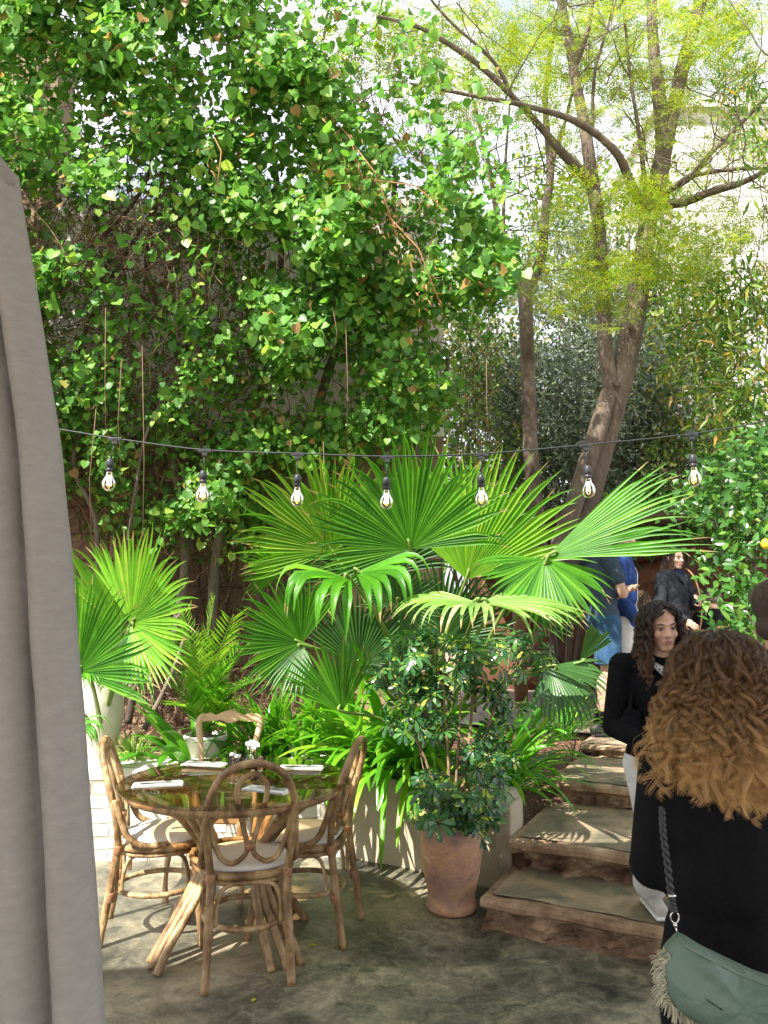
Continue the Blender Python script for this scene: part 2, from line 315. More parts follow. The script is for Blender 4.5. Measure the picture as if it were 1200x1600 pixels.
# ---- stone steps
M_sand = mat('sandstone', [(.28, (.06, .034, .022)), (.42, (.20, .12, .072)), (.56, (.34, .225, .14)), (.72, (.50, .38, .25))], rough=.9, scale=6, detail=14, bump=1, bscale=20, distort=0, stretch=(1, 1, .75))
M_tread = mat('worn_tread', [(.28, (.075, .07, .045)), (.42, (.155, .135, .09)), (.52, (.24, .185, .12)), (.64, (.36, .26, .17))], rough=.6, scale=3.4, detail=14, bump=.5, bscale=24, distort=1.0)
steps = thing('stone_steps', 'four broad sandstone steps with rough broken risers climbing to the terrace', 'steps', st(0, 0, 0))
def step(d, z0, z1, depth, W=2.5):
    nx, nz = 230, 26; v = []; f = []
    rows = []
    for j in range(nz+1):       # riser rows then top rows
        t = j/nz; rows.append(('r', t))
    for t in (.0, .15, .4, .7, 1): rows.append(('t', t))
    for kind, t in rows:
        for i in range(nx+1):
            u = -.03+W*i/nx
            if kind == 'r':
                z = z0+(z1-z0)*t; k = math.sin(PI*min(1, t/.78)) if t < .78 else 0
                h = mnoise.fractal(Vector((u*5, z*12, d*7)), 1, 2, 5)*.07+abs(mnoise.noise(Vector((u*9, z*20, d+3))))*.07
                rid = mnoise.voronoi(Vector((u*7, z*16, d)))[0][0]*.07
                dd = k*(.006+h*1.25+rid*1.2)+(.012*mnoise.noise(Vector((u*3, d, 1)))) - (.012 if t > .8 else 0)
                if t > .93: dd += .010*((t-.93)/.07)
                p = st(u, d+dd, z+.006*mnoise.noise(Vector((u*4, d, 9)))*(t > .5))
            else:
                p = st(u, d+.012+t*depth, z1+.006*mnoise.noise(Vector((u*4, d, 9)))*(1-t))
            v.append(tuple(p))
    n = nx+1
    for j in range(len(rows)-1):
        for i in range(nx): f.append((j*n+i, j*n+i+1, (j+1)*n+i+1, (j+1)*n+i))
    m = MB().add(v, f)
    # side cheek
    a = len(rows)
    for i in (0, nx):
        m2 = []; 
        for j in range(nz+1): m2.append(v[j*n+i])
        e = v[(a-1)*n+i]; m2 += [e, (e[0], e[1], z0)]
        m.add(m2, [tuple(range(len(m2)))])
    o = m.build('step', M_sand, smooth=False); o.parent = steps; o.location = -steps.location
    tv = []
    for j in range(9):
        for i in range(41):
            u = .01+(W-.06)*i/40; off = .062+.030*mnoise.noise(Vector((u*3, d*3, 5)))+.018*mnoise.noise(Vector((u*11, d*3, 7)))
            q = st(u, d+off+(depth-off-.0)*j/8, z1+.0055+.002*mnoise.noise(Vector((u*2, j*.4, d)))); tv.append(tuple(q))
    tf = [(j*41+i, j*41+i+1, (j+1)*41+i+1, (j+1)*41+i) for j in range(8) for i in range(40)]
    t = MB().add(tv, tf).build('tread', M_tread, o)
step(0, -.02, .155, .52); step(.47, .10, .31, .90); step(1.33, .25, .45, .95); step(2.22, .40, .54, .60)

# ---- low plaster wall and white stone wall
def sweep_wall(path, h0, h1, th, disp, name, m, label, top_noise=.02):
    pts = spline([(p[0], p[1], 0) for p in path], 16); K = len(pts); prof = []
    nh = 14; v = []
    for i, p in enumerate(pts):
        a = pts[max(0, i-1)]; b = pts[min(K-1, i+1)]; t = (b-a).normalized(); nn = Vector((t.y, -t.x, 0))
        h = h0+(h1-h0)*i/(K-1)+top_noise*vn(p.x, p.y, 0, 3)
        row = []
        for j in range(nh+1):
            z = -.02+(h-.02)*j/nh; row.append((.0, z))
        row += [(-.03, h), (-th+.03, h+.005), (-th, h-.03), (-th, 0)]
        for o_, z in row:
            q = p+nn*(o_+(disp*(mnoise.fractal(Vector((p.x*3, z*4, 2)), 1, 2, 4)) if o_ > -.1 else 0)); v.append((q.x, q.y, z))
    n = nh+5; f = [(i*n+j, (i+1)*n+j, (i+1)*n+j+1, i*n+j+1) for i in range(K-1) for j in range(n-1)]
    f += [tuple(range(n)), tuple(range((K-1)*n, K*n))[::-1]]
    return tag(MB().add(v, f).build(name, m), label, 'wall')
M_plaster = mat('old_plaster', [(.2, (.16, .12, .08)), (.42, (.36, .29, .20)), (.7, (.50, .43, .32))], rough=.85, scale=2.2, detail=10, bump=.5, bscale=14)
sweep_wall(WALL[3:], .58, .50, .26, .02, 'plaster_wall', M_plaster, 'low cream plaster wall between the dining table and the stone steps')
M_wstone = brickmat('white_stone', (.74, .70, .63), (.62, .57, .50), (.50, .44, .36), bw=.24, rh=.085, ms=.010, bump=1.0)
sweep_wall(WALL[:4], .57, .58, .30, .03, 'stone_wall', M_wstone, 'low whitewashed stone wall left of and behind the dining table')
o = MB().box((.71, 4.56, .22), (.10, .22, .50), rz=SANG).build('post', M_plaster, smooth=False); bevel(o, .015, 3)
tag(o, 'short cracked plaster end post between terracotta pot and steps', 'post')

# ---- tall boundary wall behind the creeper
M_bound = brickmat('tan_masonry', (.23, .15, .09), (.30, .205, .125), (.12, .08, .05), bw=.5, rh=.22, bump=.7)
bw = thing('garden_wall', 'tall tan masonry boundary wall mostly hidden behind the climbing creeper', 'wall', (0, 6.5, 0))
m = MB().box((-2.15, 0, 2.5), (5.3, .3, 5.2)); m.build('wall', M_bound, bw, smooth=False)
MB().box((-2.15, -.003, 4.05), (5.31, .31, 2.12)).build('sunlit_pale_top', mat('sunlit_plaster', [(.3, (.66, .58, .50)), (.7, (.84, .79, .72))], rough=.9, scale=3, bump=.6, bscale=10), bw, smooth=False)  # pale plaster; sun on the upper wall is put into its colour
MB().box((-5.2, 0, 3.3), (4.6, .36, 6.9)).build('high_wall', M_bound, bw, smooth=False)
# ---- white brick building top right
M_wbrick = brickmat('white_brick', (.66, .64, .60), (.60, .58, .55), (.36, .34, .31), bw=.62, rh=.26, ms=.014)
bd = thing('white_building', 'tall white painted brick building behind the trees at upper right', 'building', (8.6, 14, 0))
MB().box((0, 0, 4.9), (8, 4, 9.8)).build('wall', M_wbrick, bd, smooth=False)
MB().box((0, -.05, 9.88), (8.2, 4.2, .16)).build('parapet', plain('parapet_white', (.8, .78, .74), .8), bd, smooth=False)
# ---- back garden shelter: clay wall, beams
M_clay = mat('clay_wall', [(.3, (.10, .04, .02)), (.7, (.22, .095, .05))], rough=.9, scale=2, bump=.4)
sh = thing('garden_shelter', 'dark brown clay shelter under the foliage behind the standing woman', 'shelter', (3.6, 9.2, .55))
v = []; 
MB().box((.8, .6, .95), (6.6, .25, 1.98)).build('back_wall', M_clay, sh, smooth=False)
MB().box((.8, -.55, 1.90), (6.8, 2.6, .12)).build('roof', mat('old_thatch', [(.3, (.05, .035, .02)), (.7, (.13, .09, .05))], rough=.95, scale=12, bump=1), sh, smooth=False)  # roof added to keep the space beneath it in shade
MB().tube([(.72, -1.2, 0), (.70, -1.2, 1.86)], .07, 10).build('post', mat('post_wood', [(.3, (.16, .08, .035)), (.7, (.30, .16, .07))], rough=.7), sh)
MB().tube([(-2.2, -1.2, 0), (-2.2, -1.2, 1.86)], .07, 10).build('post', bpy.data.materials['post_wood'], sh)
m = MB(); pts = [(-.55+2.2*math.cos(a)*1.0+.9, .42, 1.5*math.sin(a)) for a in np.linspace(PI*.98, PI*.02, 24)]
m.tube(pts, .14, 8); m.build('arch', mat('arch_clay', [(.3, (.17, .075, .04)), (.7, (.28, .13, .07))], rough=.9), sh)
MB().box((.8, -.5, -.3), (6.6, 2.6, .1)).build('plinth', M_clay, sh, smooth=False)
# ---- canopy added above the camera, out of view; outline shaped for wanted floor shade
sh_ = 3.6; off = np.array((TOSUN.x, TOSUN.y))*sh_/TOSUN.z
edge = [(-4.5, 3.3), (-1.9, 3.4), (-.95, 3.55), (-.35, 4.1), (.3, 4.42), (1.6, 4.42), (6, 4.42)]
re = [(x+off[0], min(2.28, y+off[1])) for x, y in edge]
poly = re+[(6, -4), (-8, -4)]; n = len(poly)
v = [(x, y, sh_) for x, y in poly]+[(x, y, sh_+.12) for x, y in poly]
MB_ = MB().add(v, [tuple(range(n))[::-1], tuple(range(n, 2*n))]+[(i, (i+1) % n, n+(i+1) % n, n+i) for i in range(n)])
struct(MB_.build('shade_canopy', plain('shade_canopy_plaster', (.75, .70, .62), .9), smooth=False))
# ================================================================== FURNITURE
M_cush = mat('cream_canvas', [(.3, (.62, .58, .53)), (.7, (.76, .73, .68))], rough=.9, scale=3, bump=.15, bscale=90)
M_wrap = mat('cane_binding', [(.3, (.22, .10, .045)), (.7, (.38, .20, .10))], rough=.5, scale=60)
def catmull_tube(m, pts, r, n=10, k=10, closed=False, rr=None):
    sp = spline(pts, k); m.tube(sp, r if rr is None else np.interp(np.linspace(0, 1, len(sp)), np.linspace(0, 1, len(rr)), rr), n); return m
def rattan_chair(loc, rz, label):
    t = thing('rattan_chair', label, 'chair', loc, rz, 'bentwood rattan chairs around the table')
    zs = .43
    # outer hoop incl. rear legs (one bent pole per side meeting at the crown)
    def hoop_pt(s, z):  # s side, local y = lean back
        return None
    hoop = [(-.165, -.23, 0), (-.160, -.205, .22), (-.163, -.185, .44), (-.180, -.20, .58), (-.185, -.235, .72), (-.150, -.27, .835), (-.085, -.285, .895), (0, -.29, .915),
            (.085, -.285, .895), (.150, -.27, .835), (.185, -.235, .72), (.180, -.20, .58), (.163, -.185, .44)]
    catmull_tube(MB(), hoop[2:], .0165, 12).build('back_hoop', M_rattan, t)
    for s in (-1, 1):
        catmull_tube(MB(), [(s*.178, -.255, 0), (s*.168, -.22, .22), (s*.160, -.185, .455)], .018, 12).build('leg', M_rattan, t)
        catmull_tube(MB(), [(s*.185, .215, 0), (s*.168, .185, .22), (s*.158, .165, .42)], .018, 12).build('leg', M_rattan, t)
    # inner back loop: narrow keyhole whose strands splay out to the posts
    def yb(z): return float(np.interp(z, [.44, .58, .72, .835, .90], [-.185, -.197, -.232, -.268, -.287]))
    for s in (-1, 1):
        lp = [(0, .868), (s*.030, .858), (s*.060, .82), (s*.062, .77), (s*.048, .70), (s*.022, .60), (s*.010, .545), (s*.030, .505), (s*.075, .483), (s*.118, .505), (s*.150, .57), (s*.168, .65), (s*.176, .70)]
        catmull_tube(MB(), [(x, yb(z)+.004, z) for x, z in lp], .0115, 10).build('back_loop', M_rattan, t)
        # arm piece that rises from the seat ring beside the post
        ar = [(s*.195, .04, .448), (s*.205, -.06, .450), (s*.202, -.13, .485), (s*.196, -.17, .56), (s*.192, -.205, .665)]
        catmull_tube(MB(), ar, .0155, 10).build('arm_brace', M_rattan, t)
    MB().box((0, yb(.545)+.004, .552), (.046, .034, .030)).build('cane_tie', M_wrap, t)
    # seat ring, cushion
    ring = [(.195*math.copysign(abs(math.cos(a))**.8, math.cos(a)), .195*math.copysign(abs(math.sin(a))**.8, math.sin(a)), zs) for a in np.linspace(0, 2*PI, 41)[:-1]]
    MB().tube(ring, .017, 10, closed=True).build('seat_ring', M_rattan, t)
    ring2 = [(x*.99, y*.99, zs-.028) for x, y, z in ring]; MB().tube(ring2, .011, 8, closed=True).build('seat_ring', M_rattan, t)
    prof = [(.01, .435), (.13, .436), (.182, .440), (.192, .452), (.188, .464), (.165, .475), (.10, .481), (.01, .483)]
    m = MB(); n = 48; v = []; 
    for r, z in prof:
        for k in range(n):
            a = 2*PI*k/n; sq = 1/(abs(math.cos(a))**3+abs(math.sin(a))**3)**(1/3)
            v.append((r*sq*math.cos(a)*.96, r*sq*math.sin(a)*.96, z+.004*vn(r*9*math.cos(a), r*9*math.sin(a), rz, 1)))
    f = [(i*n+k, i*n+(k+1) % n, (i+1)*n+(k+1) % n, (i+1)*n+k) for i in range(len(prof)-1) for k in range(n)]+[tuple(range(n))[::-1], tuple(range((len(prof)-1)*n, len(prof)*n))]
    m.add(v, f); m.build('cushion', M_cush, t)
    # stretcher ring and arched braces
    rg = [(.180*math.cos(a), .195*math.sin(a)-.005, .215) for a in np.linspace(0, 2*PI, 37)[:-1]]
    MB().tube(rg, .0125, 10, closed=True).build('stretcher', M_rattan, t)
    for a, b in (((-.165, -.195), (.165, -.195)), ((-.160, .17), (.160, .17)), ((-.162, -.19), (-.160, .17)), ((.162, -.19), (.160, .17))):
        a = np.array(a); b = np.array(b)*1.
        pts = []
        for q, z in ((.06, .235), (.075, .31), (.14, .375), (.28, .398), (.5, .402), (.72, .398), (.86, .375), (.925, .31), (.94, .235)):
            p = a+(b-a)*q; pts.append((p[0]*.97, p[1]*.97, z))
        catmull_tube(MB(), pts, .0095, 8, 6).build('arch_brace', M_rattan, t)
    for s in (-1, 1):
        MB().tube([(s*.167, -.213, z) for z in (.195, .20, .235, .24)], [.019, .0215, .0215, .019], 10).build('cane_tie', M_wrap, t)
        MB().tube([(s*.162, -.187, z) for z in (.405, .41, .445, .45)], [.019, .022, .022, .019], 10).build('cane_tie', M_wrap, t)
    return t
rattan_chair((-.622, 3.635, 0), .245, 'bentwood rattan chair with its looped back towards the camera, in front of the table')
rattan_chair((-1.11, 4.00, 0), -PI/2+.20, 'sunlit rattan chair between the grey curtain and the glass table')
rattan_chair((-.40, 4.00, 0), PI/2-.22, 'rattan chair right of the table beside the plaster wall')

# ---- dining table
TC = (-.72, 3.87, 0)
tb = thing('dining_table', 'round glass topped rattan table with bundled splayed cane legs', 'table', TC)
M_glass = glassmat('smoked_glass', (.82, .71, .55), .8)
MB().lathe([(.001, .728), (.548, .728), (.553, .731), (.553, .737), (.548, .740), (.001, .740)], n=96).build('glass_top', M_glass, tb)
for r_, z_, q in ((.505, .708, .019), (.475, .690, .013), (.20, .40, .014), (.185, .36, .012)):
    MB().tube([(r_*math.cos(a), r_*math.sin(a), z_) for a in np.linspace(0, 2*PI, 73)[:-1]], q, 12, closed=True).build('rattan_ring', M_rattan, tb)
for k in range(4):
    a0 = R(225+90*k)
    for j, da in enumerate((-.16, 0, .16)):
        def q(r, z, d=0): a = a0+da*(1 if z > .3 else 1)+d; return (r*math.cos(a), r*math.sin(a), z)
        catmull_tube(MB(), [q(.40+.02*j, 0), q(.33+.02*j, .10), q(.24, .24), q(.175, .38, .10), q(.20, .48, .25), q(.31, .60, .35), q(.43, .700, .42)], .019, 10, 8).build('leg', M_rattan, tb)
    for d in (-1, 1):
        a1 = a0+.35
        pts = [((.16+.27*s)*math.cos(a1+d*.5*s), (.16+.27*s)*math.sin(a1+d*.5*s), .44+.25*s**.6) for s in (0, .2, .45, .7, 1)]
        catmull_tube(MB(), pts, .013, 8, 6).build('curved_brace', M_rattan, tb)
# ---- things on the table
M_nap = plain('white_linen', (.82, .81, .78), .8)
M_steel = plain('cutlery_steel', (.75, .75, .75), .15, metal=1)
TZ = .7405
naps = [('napkin beside the left rattan chair', -1.06, 3.73, 12), ('napkin at the far left near the wooden chair', -.95, 4.19, -12), ('napkin at the far right of the table', -.43, 4.10, -5), ('napkin seen through the front chair hoop', -.53, 3.62, -24)]
for lb, x, y, a in naps:
    t = thing('napkin', 'folded white '+lb, 'napkin', (x, y, TZ), R(a), 'folded napkins on the table')
    m = MB()
    for k in range(4):
        v, f = grid(-.115+.004*k, .115-.003*k, -.045, .045-.004*k, 14, 5, lambda X, Y: .003+.0026*k+.002*vn(X, Y, k, 14))
        m.add(v, f); v2 = v.copy(); v2[:, 2] = max(.001, .0026*k-.001); m.add(v2, f[:, ::-1])
    m.box((0, 0, .0045), (.222, .083, .008)); m.build('linen', M_nap, t)
    t2 = thing('fork', 'steel fork lying on the '+lb, 'fork', (x, y, TZ+.0155), R(a+8), 'forks laid on the napkins')
    m = MB().box((-.03, 0, 0), (.12, .007, .002)).box((.045, 0, 0), (.03, .018, .002))
    for k in range(4): m.box((.078, -.0075+.005*k, .001), (.04, .0022, .0018))
    m.build('fork_body', M_steel, t2, smooth=False)
    t3 = thing('knife', 'steel knife lying on the '+lb, 'knife', (x, y, TZ+.0155), R(a+4), 'knives laid on the napkins')
    m = MB().box((-.04, -.022, 0), (.08, .010, .004)).box((.05, -.022, 0), (.10, .014, .0015)); m.build('knife_body', M_steel, t3, smooth=False)
M_clear = glassmat('clear_glass', (.93, .95, .95), 1.2)
vz = thing('flower_vase', 'small glass vase of white blossoms at the centre of the table', 'vase', (-.69, 4.08, TZ))
MB().lathe([(.02, .002), (.030, .004), (.036, .03), (.034, .055), (.022, .075), (.025, .085), (.022, .085), (.019, .075), (.031, .055), (.032, .03), (.026, .008), (.001, .008)], n=24).build('glass', M_clear, vz)
fl = tag(MB().build('x', M_nap) if False else bpy.data.objects.new('white_blossoms', None), 'white blossoms standing in the small glass vase', 'flowers'); C.objects.link(fl); fl.location = (-.69, 4.08, TZ)
m = MB(); pet = [(0, 0, 0), (.35, .45, .12), (0, .5, .02), (-.35, .45, .12), (.28, .85, .1), (-.28, .85, .1), (0, 1, .0)]; pf = [(0, 1, 4, 2), (0, 2, 5, 3), (2, 4, 6), (2, 6, 5)]
for k in range(17):
    a = rnd(0, 6.3); rr = rnd(0, .045); c = Vector((rr*math.cos(a), rr*math.sin(a), rnd(.095, .135)))
    N = 7; th = [rnd(0, 6.3)+i*6.28/N for i in range(N)]
    ax = Vector((c.x*8, c.y*8-.3, .8)).normalized(); u = ax.orthogonal().normalized(); w2 = ax.cross(u)
    d = [(u*math.cos(q)+w2*math.sin(q)+ax*.5) for q in th]
    m.scatter(pet, pf, [tuple(c)]*N, [tuple(q) for q in d], [tuple(ax)]*N, [rnd(.020, .030)]*N)
m.build('petals', leafmat('petal', [(0, (.85, .83, .78)), (1, (.9, .88, .86))], trans=.3, rough=.5, tcol=(.6, .6, .55)), fl)
m = MB()
for k in range(9):
    a = rnd(0, 6.3); m.tube([(0, 0, .02), (.012*math.cos(a), .012*math.sin(a), .07), (.03*math.cos(a), .03*math.sin(a), .11)], .0014, 5)
m.build('stems', M_strap, fl)
for lb, x, y in (('glass salt shaker left of the flower vase', -.775, 4.06), ('glass pepper shaker just left of the flower vase', -.74, 4.01), ('short glass tumbler right of the flower vase', -.63, 4.04)):
    w_ = .028 if 'tumbler' in lb else .018
    t = thing('tumbler' if w_ > .02 else 'shaker', lb, 'glass' if w_ > .02 else 'shaker', (x, y, TZ))
    MB().lathe([(w_*.9, .002), (w_, .004), (w_, .07), (w_*.88, .07), (w_*.85, .008), (.001, .008)], n=20).build('glass', M_clear, t)
    if w_ < .02: MB().lathe([(w_, .071), (w_*1.05, .074), (w_, .088), (.004, .092)], n=20).build('cap', M_chrome, t); MB().lathe([(w_*.8, .010), (w_*.8, .045)], n=14).build('contents', M_nap, t)
# ---- carved wooden chair behind the table
wc = thing('wooden_chair', 'pale carved wooden chair with an open scrolled back behind the table', 'chair', (-.955, 4.52, 0), PI-.06)
for s in (-1, 1):
    pts = [(s*.175, -.24, 0), (s*.17, -.20, .22), (s*.172, -.19, .45), (s*.150, -.205, .60), (s*.165, -.235, .74), (s*.187, -.262, .85), (s*.178, -.272, .895), (s*.150, -.276, .912)]
    catmull_tube(MB(), pts, .019, 12, 8, rr=[.018, .019, .022, .019, .017, .021, .021, .016]).build('back_post', M_rattan_pale, wc)
    pts = [(s*.20, .21, 0), (s*.21, .20, .12), (s*.195, .19, .28), (s*.20, .20, .42)]
    catmull_tube(MB(), pts, .02, 10, 8, rr=[.018, .015, .018, .026]).build('leg', M_rattan_pale, wc)
v = []; nx = 40
for i in range(nx+1):
    x = -.172+.344*i/nx; q = abs(x)/.172
    top = .925+.016*math.exp(-(x/.05)**2)-.012*math.exp(-((abs(x)-.085)/.02)**2)+.006*math.exp(-((abs(x)-.13)/.03)**2)-.016*q**4
    bot = .880-.014*math.exp(-(x/.035)**2)+.006*math.exp(-((abs(x)-.06)/.02)**2)-.006*q**2
    y = -.283+.012*q*q
    v += [(x, y-.011, bot), (x, y-.011, top), (x, y+.011, top), (x, y+.011, bot)]
f = [(i*4+k, (i+1)*4+k, (i+1)*4+(k+1) % 4, i*4+(k+1) % 4) for i in range(nx) for k in range(4)]+[(0, 3, 2, 1), (nx*4, nx*4+1, nx*4+2, nx*4+3)]
bevel(MB().add(v, f).build('top_rail', M_rattan_pale, wc, smooth=False), .003)
bevel(MB().box((0, -.2, .56), (.30, .02, .045)).build('lower_rail', M_rattan_pale, wc, smooth=False), .004)
bevel(MB().box((0, 0, .43), (.42, .42, .05)).build('seat_frame', M_rattan_pale, wc, smooth=False), .01)
bevel(MB().box((0, 0, .47), (.39, .39, .035)).build('seat', M_cush, wc), .015, 3)

# ================================================================== STRING LIGHTS
M_rubber = plain('black_rubber', (.03, .033, .038), .45)
M_bulb = glassmat('bulb_glass', (1, .90, .66), 1.3)
M_fil = plain('filament', (1, .7, .3), .3, emit=((1, .62, .25), 14))
sl = thing('string_lights', 'black festoon cable with seven lit clear bulbs strung across the garden', 'string lights', P(605, 713, 3.25))
base = P(605, 713, 3.25)
cp = [(-260, 628), (-60, 652), (80, 669), (180, 685), (320, 703), (465, 708.5), (605, 713), (752, 709), (915, 695), (1080, 678), (1200, 657), (1400, 610)]
cps = [P(x, y, 3.25)-base for x, y in cp]
catmull_tube(MB(), cps, .0035, 6, 8).build('cable', M_rubber, sl)
for i, (px, py) in enumerate([(180, 685), (320, 703), (465, 708.5), (605, 713), (752, 709), (915, 695), (1080, 678)]):
    c = P(px, py, 3.25)-base; sw = [(-.018, 0), (-.004, 0), (0, .004), (-.004, .002), (-.003, 0), (.006, .003), (.002, 0)][i]
    m = MB().box((0, 0, -.004), (.058, .013, .014)).box((0, 0, -.016), (.022, .013, .020)); m.tube([(-.006, 0, .004), (-.006, 0, .014), (.006, 0, .014), (.006, 0, .004)], .0022, 6)
    hd = m.build('cable_clip', M_rubber, sl, smooth=False); hd.location = c; bevel(hd, .002)
    e = Vector((sw[0], sw[1], -.10))
    so_ = MB(); so_.tube([(0, 0, -.02), (e.x*.6, e.y, -.06), (e.x, e.y, -.095)], .0024, 6)
    so_.lathe([(.003, -.088), (.012, -.093), (.0155, -.100), (.0165, -.112), (.0165, -.128), (.0150, -.129), (.0150, -.133), (.0162, -.134), (.0162, -.142), (.013, -.146)], c=(e.x, e.y, .0), n=20)
    sk = so_.build('socket', M_rubber, sl); sk.location = c
    g = MB().lathe([(.0125, -.144), (.0128, -.152), (.0165, -.164), (.0255, -.178), (.0300, -.192), (.0300, -.204), (.0255, -.217), (.016, -.226), (.006, -.2295), (.0005, -.230)], c=(e.x, e.y, 0), n=28)
    gb = g.build('bulb', M_bulb, sl); gb.location = c
    m = MB()
    for k in range(4):
        a = k*PI/2+.4; m.tube([(e.x+.004*math.cos(a), e.y+.004*math.sin(a), -.162), (e.x+.009*math.cos(a), e.y+.009*math.sin(a), -.205)], .0016, 5)
    m.build('filament', M_fil, gb)

# ================================================================== CURTAIN
M_curt = mat('grey_linen', [(.3, (.29, .278, .26)), (.7, (.34, .328, .308))], rough=.95, scale=55, stretch=(.6, .6, 1.6), bump=.18, bscale=130, sheen=.1)
ct = thing('curtain', 'heavy grey linen curtain hanging at the left edge beside the camera', 'curtain', (-.6, 1.1, 0))
ez = [(-60, 1750, 168), (0, 1600, 155), (0, 1250, 130), (0, 850, 98), (0, 540, 58), (0, 400, 36), (0, 300, 19), (0, 262, 13)]
zz = []; ex = []
for _, py, px in ez: p = P(px, py, 1.05); zz.append(p.z); ex.append(p.x)
nz_ = 90; nx_ = 110; v = []
for j in range(nz_+1):
    z = .03+(P(0, 262, 1.05).z-.03)*j/nz_
    xe = float(np.interp(z, zz, ex)); k = (z-.03)/2.1
    W = .72-.42*k**1.5
    for i in range(nx_+1):
        s = i/nx_; x = xe-W*s
        am = .040*(1-.45*k)
        y = 1.08-2.0*am*abs(math.sin(s*W/.105*PI*(1+.9*k)+.25+.3*math.sin(z*1.3)*min(1, s*4)))**.55+.009*vn(x, z, 0, 7)+.02*vn(s, z, 2, 2)+.0015*vn(x, z, 4, 60)
        y -= .02*max(0, 1-s*9)**2*-1
        v.append((x, y, z))
f = [(j*(nx_+1)+i, j*(nx_+1)+i+1, (j+1)*(nx_+1)+i+1, (j+1)*(nx_+1)+i) for j in range(nz_) for i in range(nx_)]
o = MB().add(v, f).build('cloth', M_curt, ct); o.location = -ct.location
sm = o.modifiers.new('thickness', 'SOLIDIFY'); sm.thickness = .004; sm.offset = 0
q = P(0, 262, 1.05)
o = MB().tube([(q.x-.5, 1.06, q.z+.035), (q.x-.012, 1.03, q.z+.02), (q.x+.008, 1.06, q.z-.012), (q.x-.02, 1.10, q.z-.02), (q.x-.5, 1.07, q.z+.0)], .014, 10).build('heading_band', M_curt, ct); o.location = -ct.location
o = MB().tube([(-2.6, 1.06, q.z+.07), (q.x-.05, 1.06, q.z+.07)], .014, 10).build('rod', mat('rod_wood', [(.3, (.2, .12, .06)), (.7, (.3, .18, .1))]), ct); o.location = -ct.location
o = MB().tube([(q.x-.09+.03*math.cos(a), 1.06, q.z+.062+.03*math.sin(a)) for a in np.linspace(0, 2*PI, 17)[:-1]], .003, 6, closed=True).build('ring', M_chrome, ct); o.location = -ct.location
# ================================================================== PLANTS
HEART = ([(0, 0, 0), (.30, -.10, .06), (.52, .18, .10), (.44, .55, .04), (0, 1.0, -.14), (0, .45, -.03), (-.44, .55, .04), (-.52, .18, .10), (-.30, -.10, .06)],
         [(0, 1, 2, 5), (5, 2, 3, 4), (0, 5, 7, 8), (5, 4, 6, 7)])
OVAL = ([(0, 0, 0), (.20, .25, .05), (.25, .55, .04), (0, 1, -.10), (0, .5, -.03), (-.25, .55, .04), (-.20, .25, .05)], [(0, 1, 2, 4), (4, 2, 3), (0, 4, 5, 6), (4, 3, 5)])
LANCE = ([(0, 0, 0), (.10, .35, .03), (0, 1, -.12), (0, .4, 0), (-.10, .35, .03)], [(0, 1, 3), (1, 2, 3), (0, 3, 4), (3, 2, 4)])
DIAM = ([(0, 0, 0), (.13, .45, 0), (0, 1, 0), (-.13, .45, 0)], [(0, 1, 2, 3)])
def nrm(v): return v/(np.linalg.norm(v, axis=-1, keepdims=True)+1e-9)
def rv(n, s=1.): return RNG.normal(0, s, (n, 3))
# ---- climbing creeper on the boundary wall
def vnoise(a, b, s, seed):
    return np.array([mnoise.noise(Vector((x*s, y*s, seed))) for x, y in zip(a, b)])
def creeper_density(px, py):
    top = np.interp(px, [-300, 330, 430, 500, 560, 620, 700, 780, 830], [-400, -320, -5, 55, 130, 205, 270, 350, 420])
    d = np.clip((py-top)/50, 0, 1)
    right = np.interp(py, [-400, 330, 420, 560, 680, 740, 800, 900], [900, 860, 800, 760, 715, 600, 470, 440])
    d *= np.clip((right-px)/45, 0, 1)
    bot = np.interp(px, [60, 150, 330, 430, 470, 700], [800, 850, 880, 860, 740, 705])
    d *= np.clip((bot-py)/40, 0, 1)
    for cx, cy, r, k in ((150, 350, 100, .88), (120, 250, 70, .6), (270, 430, 90, .97), (235, 330, 60, .8), (130, 500, 90, .93), (90, 620, 60, .6), (140, 720, 80, .8), (250, 580, 70, .8), (105, 800, 75, .97), (330, 850, 80, .6), (230, 720, 50, .6), (180, 620, 50, .6), (60, 180, 80, .5), (400, 400, 50, .4), (420, 620, 40, .5), (330, 620, 60, .45),(60,100,90,.45),(455,250,40,.3)):
        d *= 1-k*np.exp(-((px-cx)**2+(py-cy)**2)/r**2)
    return d
def creeper_front(px, py):
    return np.interp(py, [-400, 0, 250, 420, 560, 760, 900], [4.5, 4.7, 4.95, 5.05, 5.35, 5.8, 5.95])
vt = thing('climbing_creeper', 'huge heart leaved creeper covering the boundary wall above the table', 'creeper', (-1.2, 6.2, .5))
N = 11500; px = RNG.uniform(-260, 860, N); py = RNG.uniform(-360, 900, N)
n1 = vnoise(px, py, 1/95, 3.1); n2 = vnoise(px, py, 1/38, 8.4)
keep = (creeper_density(px, py)*(.50+1.45*n1+1.15*n2) > RNG.uniform(0, .60, N)); px, py, n1, n2 = px[keep], py[keep], n1[keep], n2[keep]
Yc = creeper_front(px, py)-.55*n1-.25*n2+RNG.exponential(.13, len(px))
ex_ = RNG.uniform(0, 1, 130); exx = RNG.uniform(430, 790, 130); exy = np.interp(exx, [430, 560, 700, 790], [-30, 90, 240, 330])-ex_**1.5*170; cen = np.concatenate([PA(px, py, Yc), PA(exx, exy, RNG.uniform(4.7, 5.6, 130))]); m = MB(); K = 9
pos = np.repeat(cen, K, 0)+RNG.normal(0, 1, (len(cen)*K, 3))*np.array([.075, .07, .065])
dirn = nrm(rv(len(pos), .55)+np.array([0, -.35, -.75])); norm = nrm(rv(len(pos), .48)+np.array([-.15, -.75, .70]))
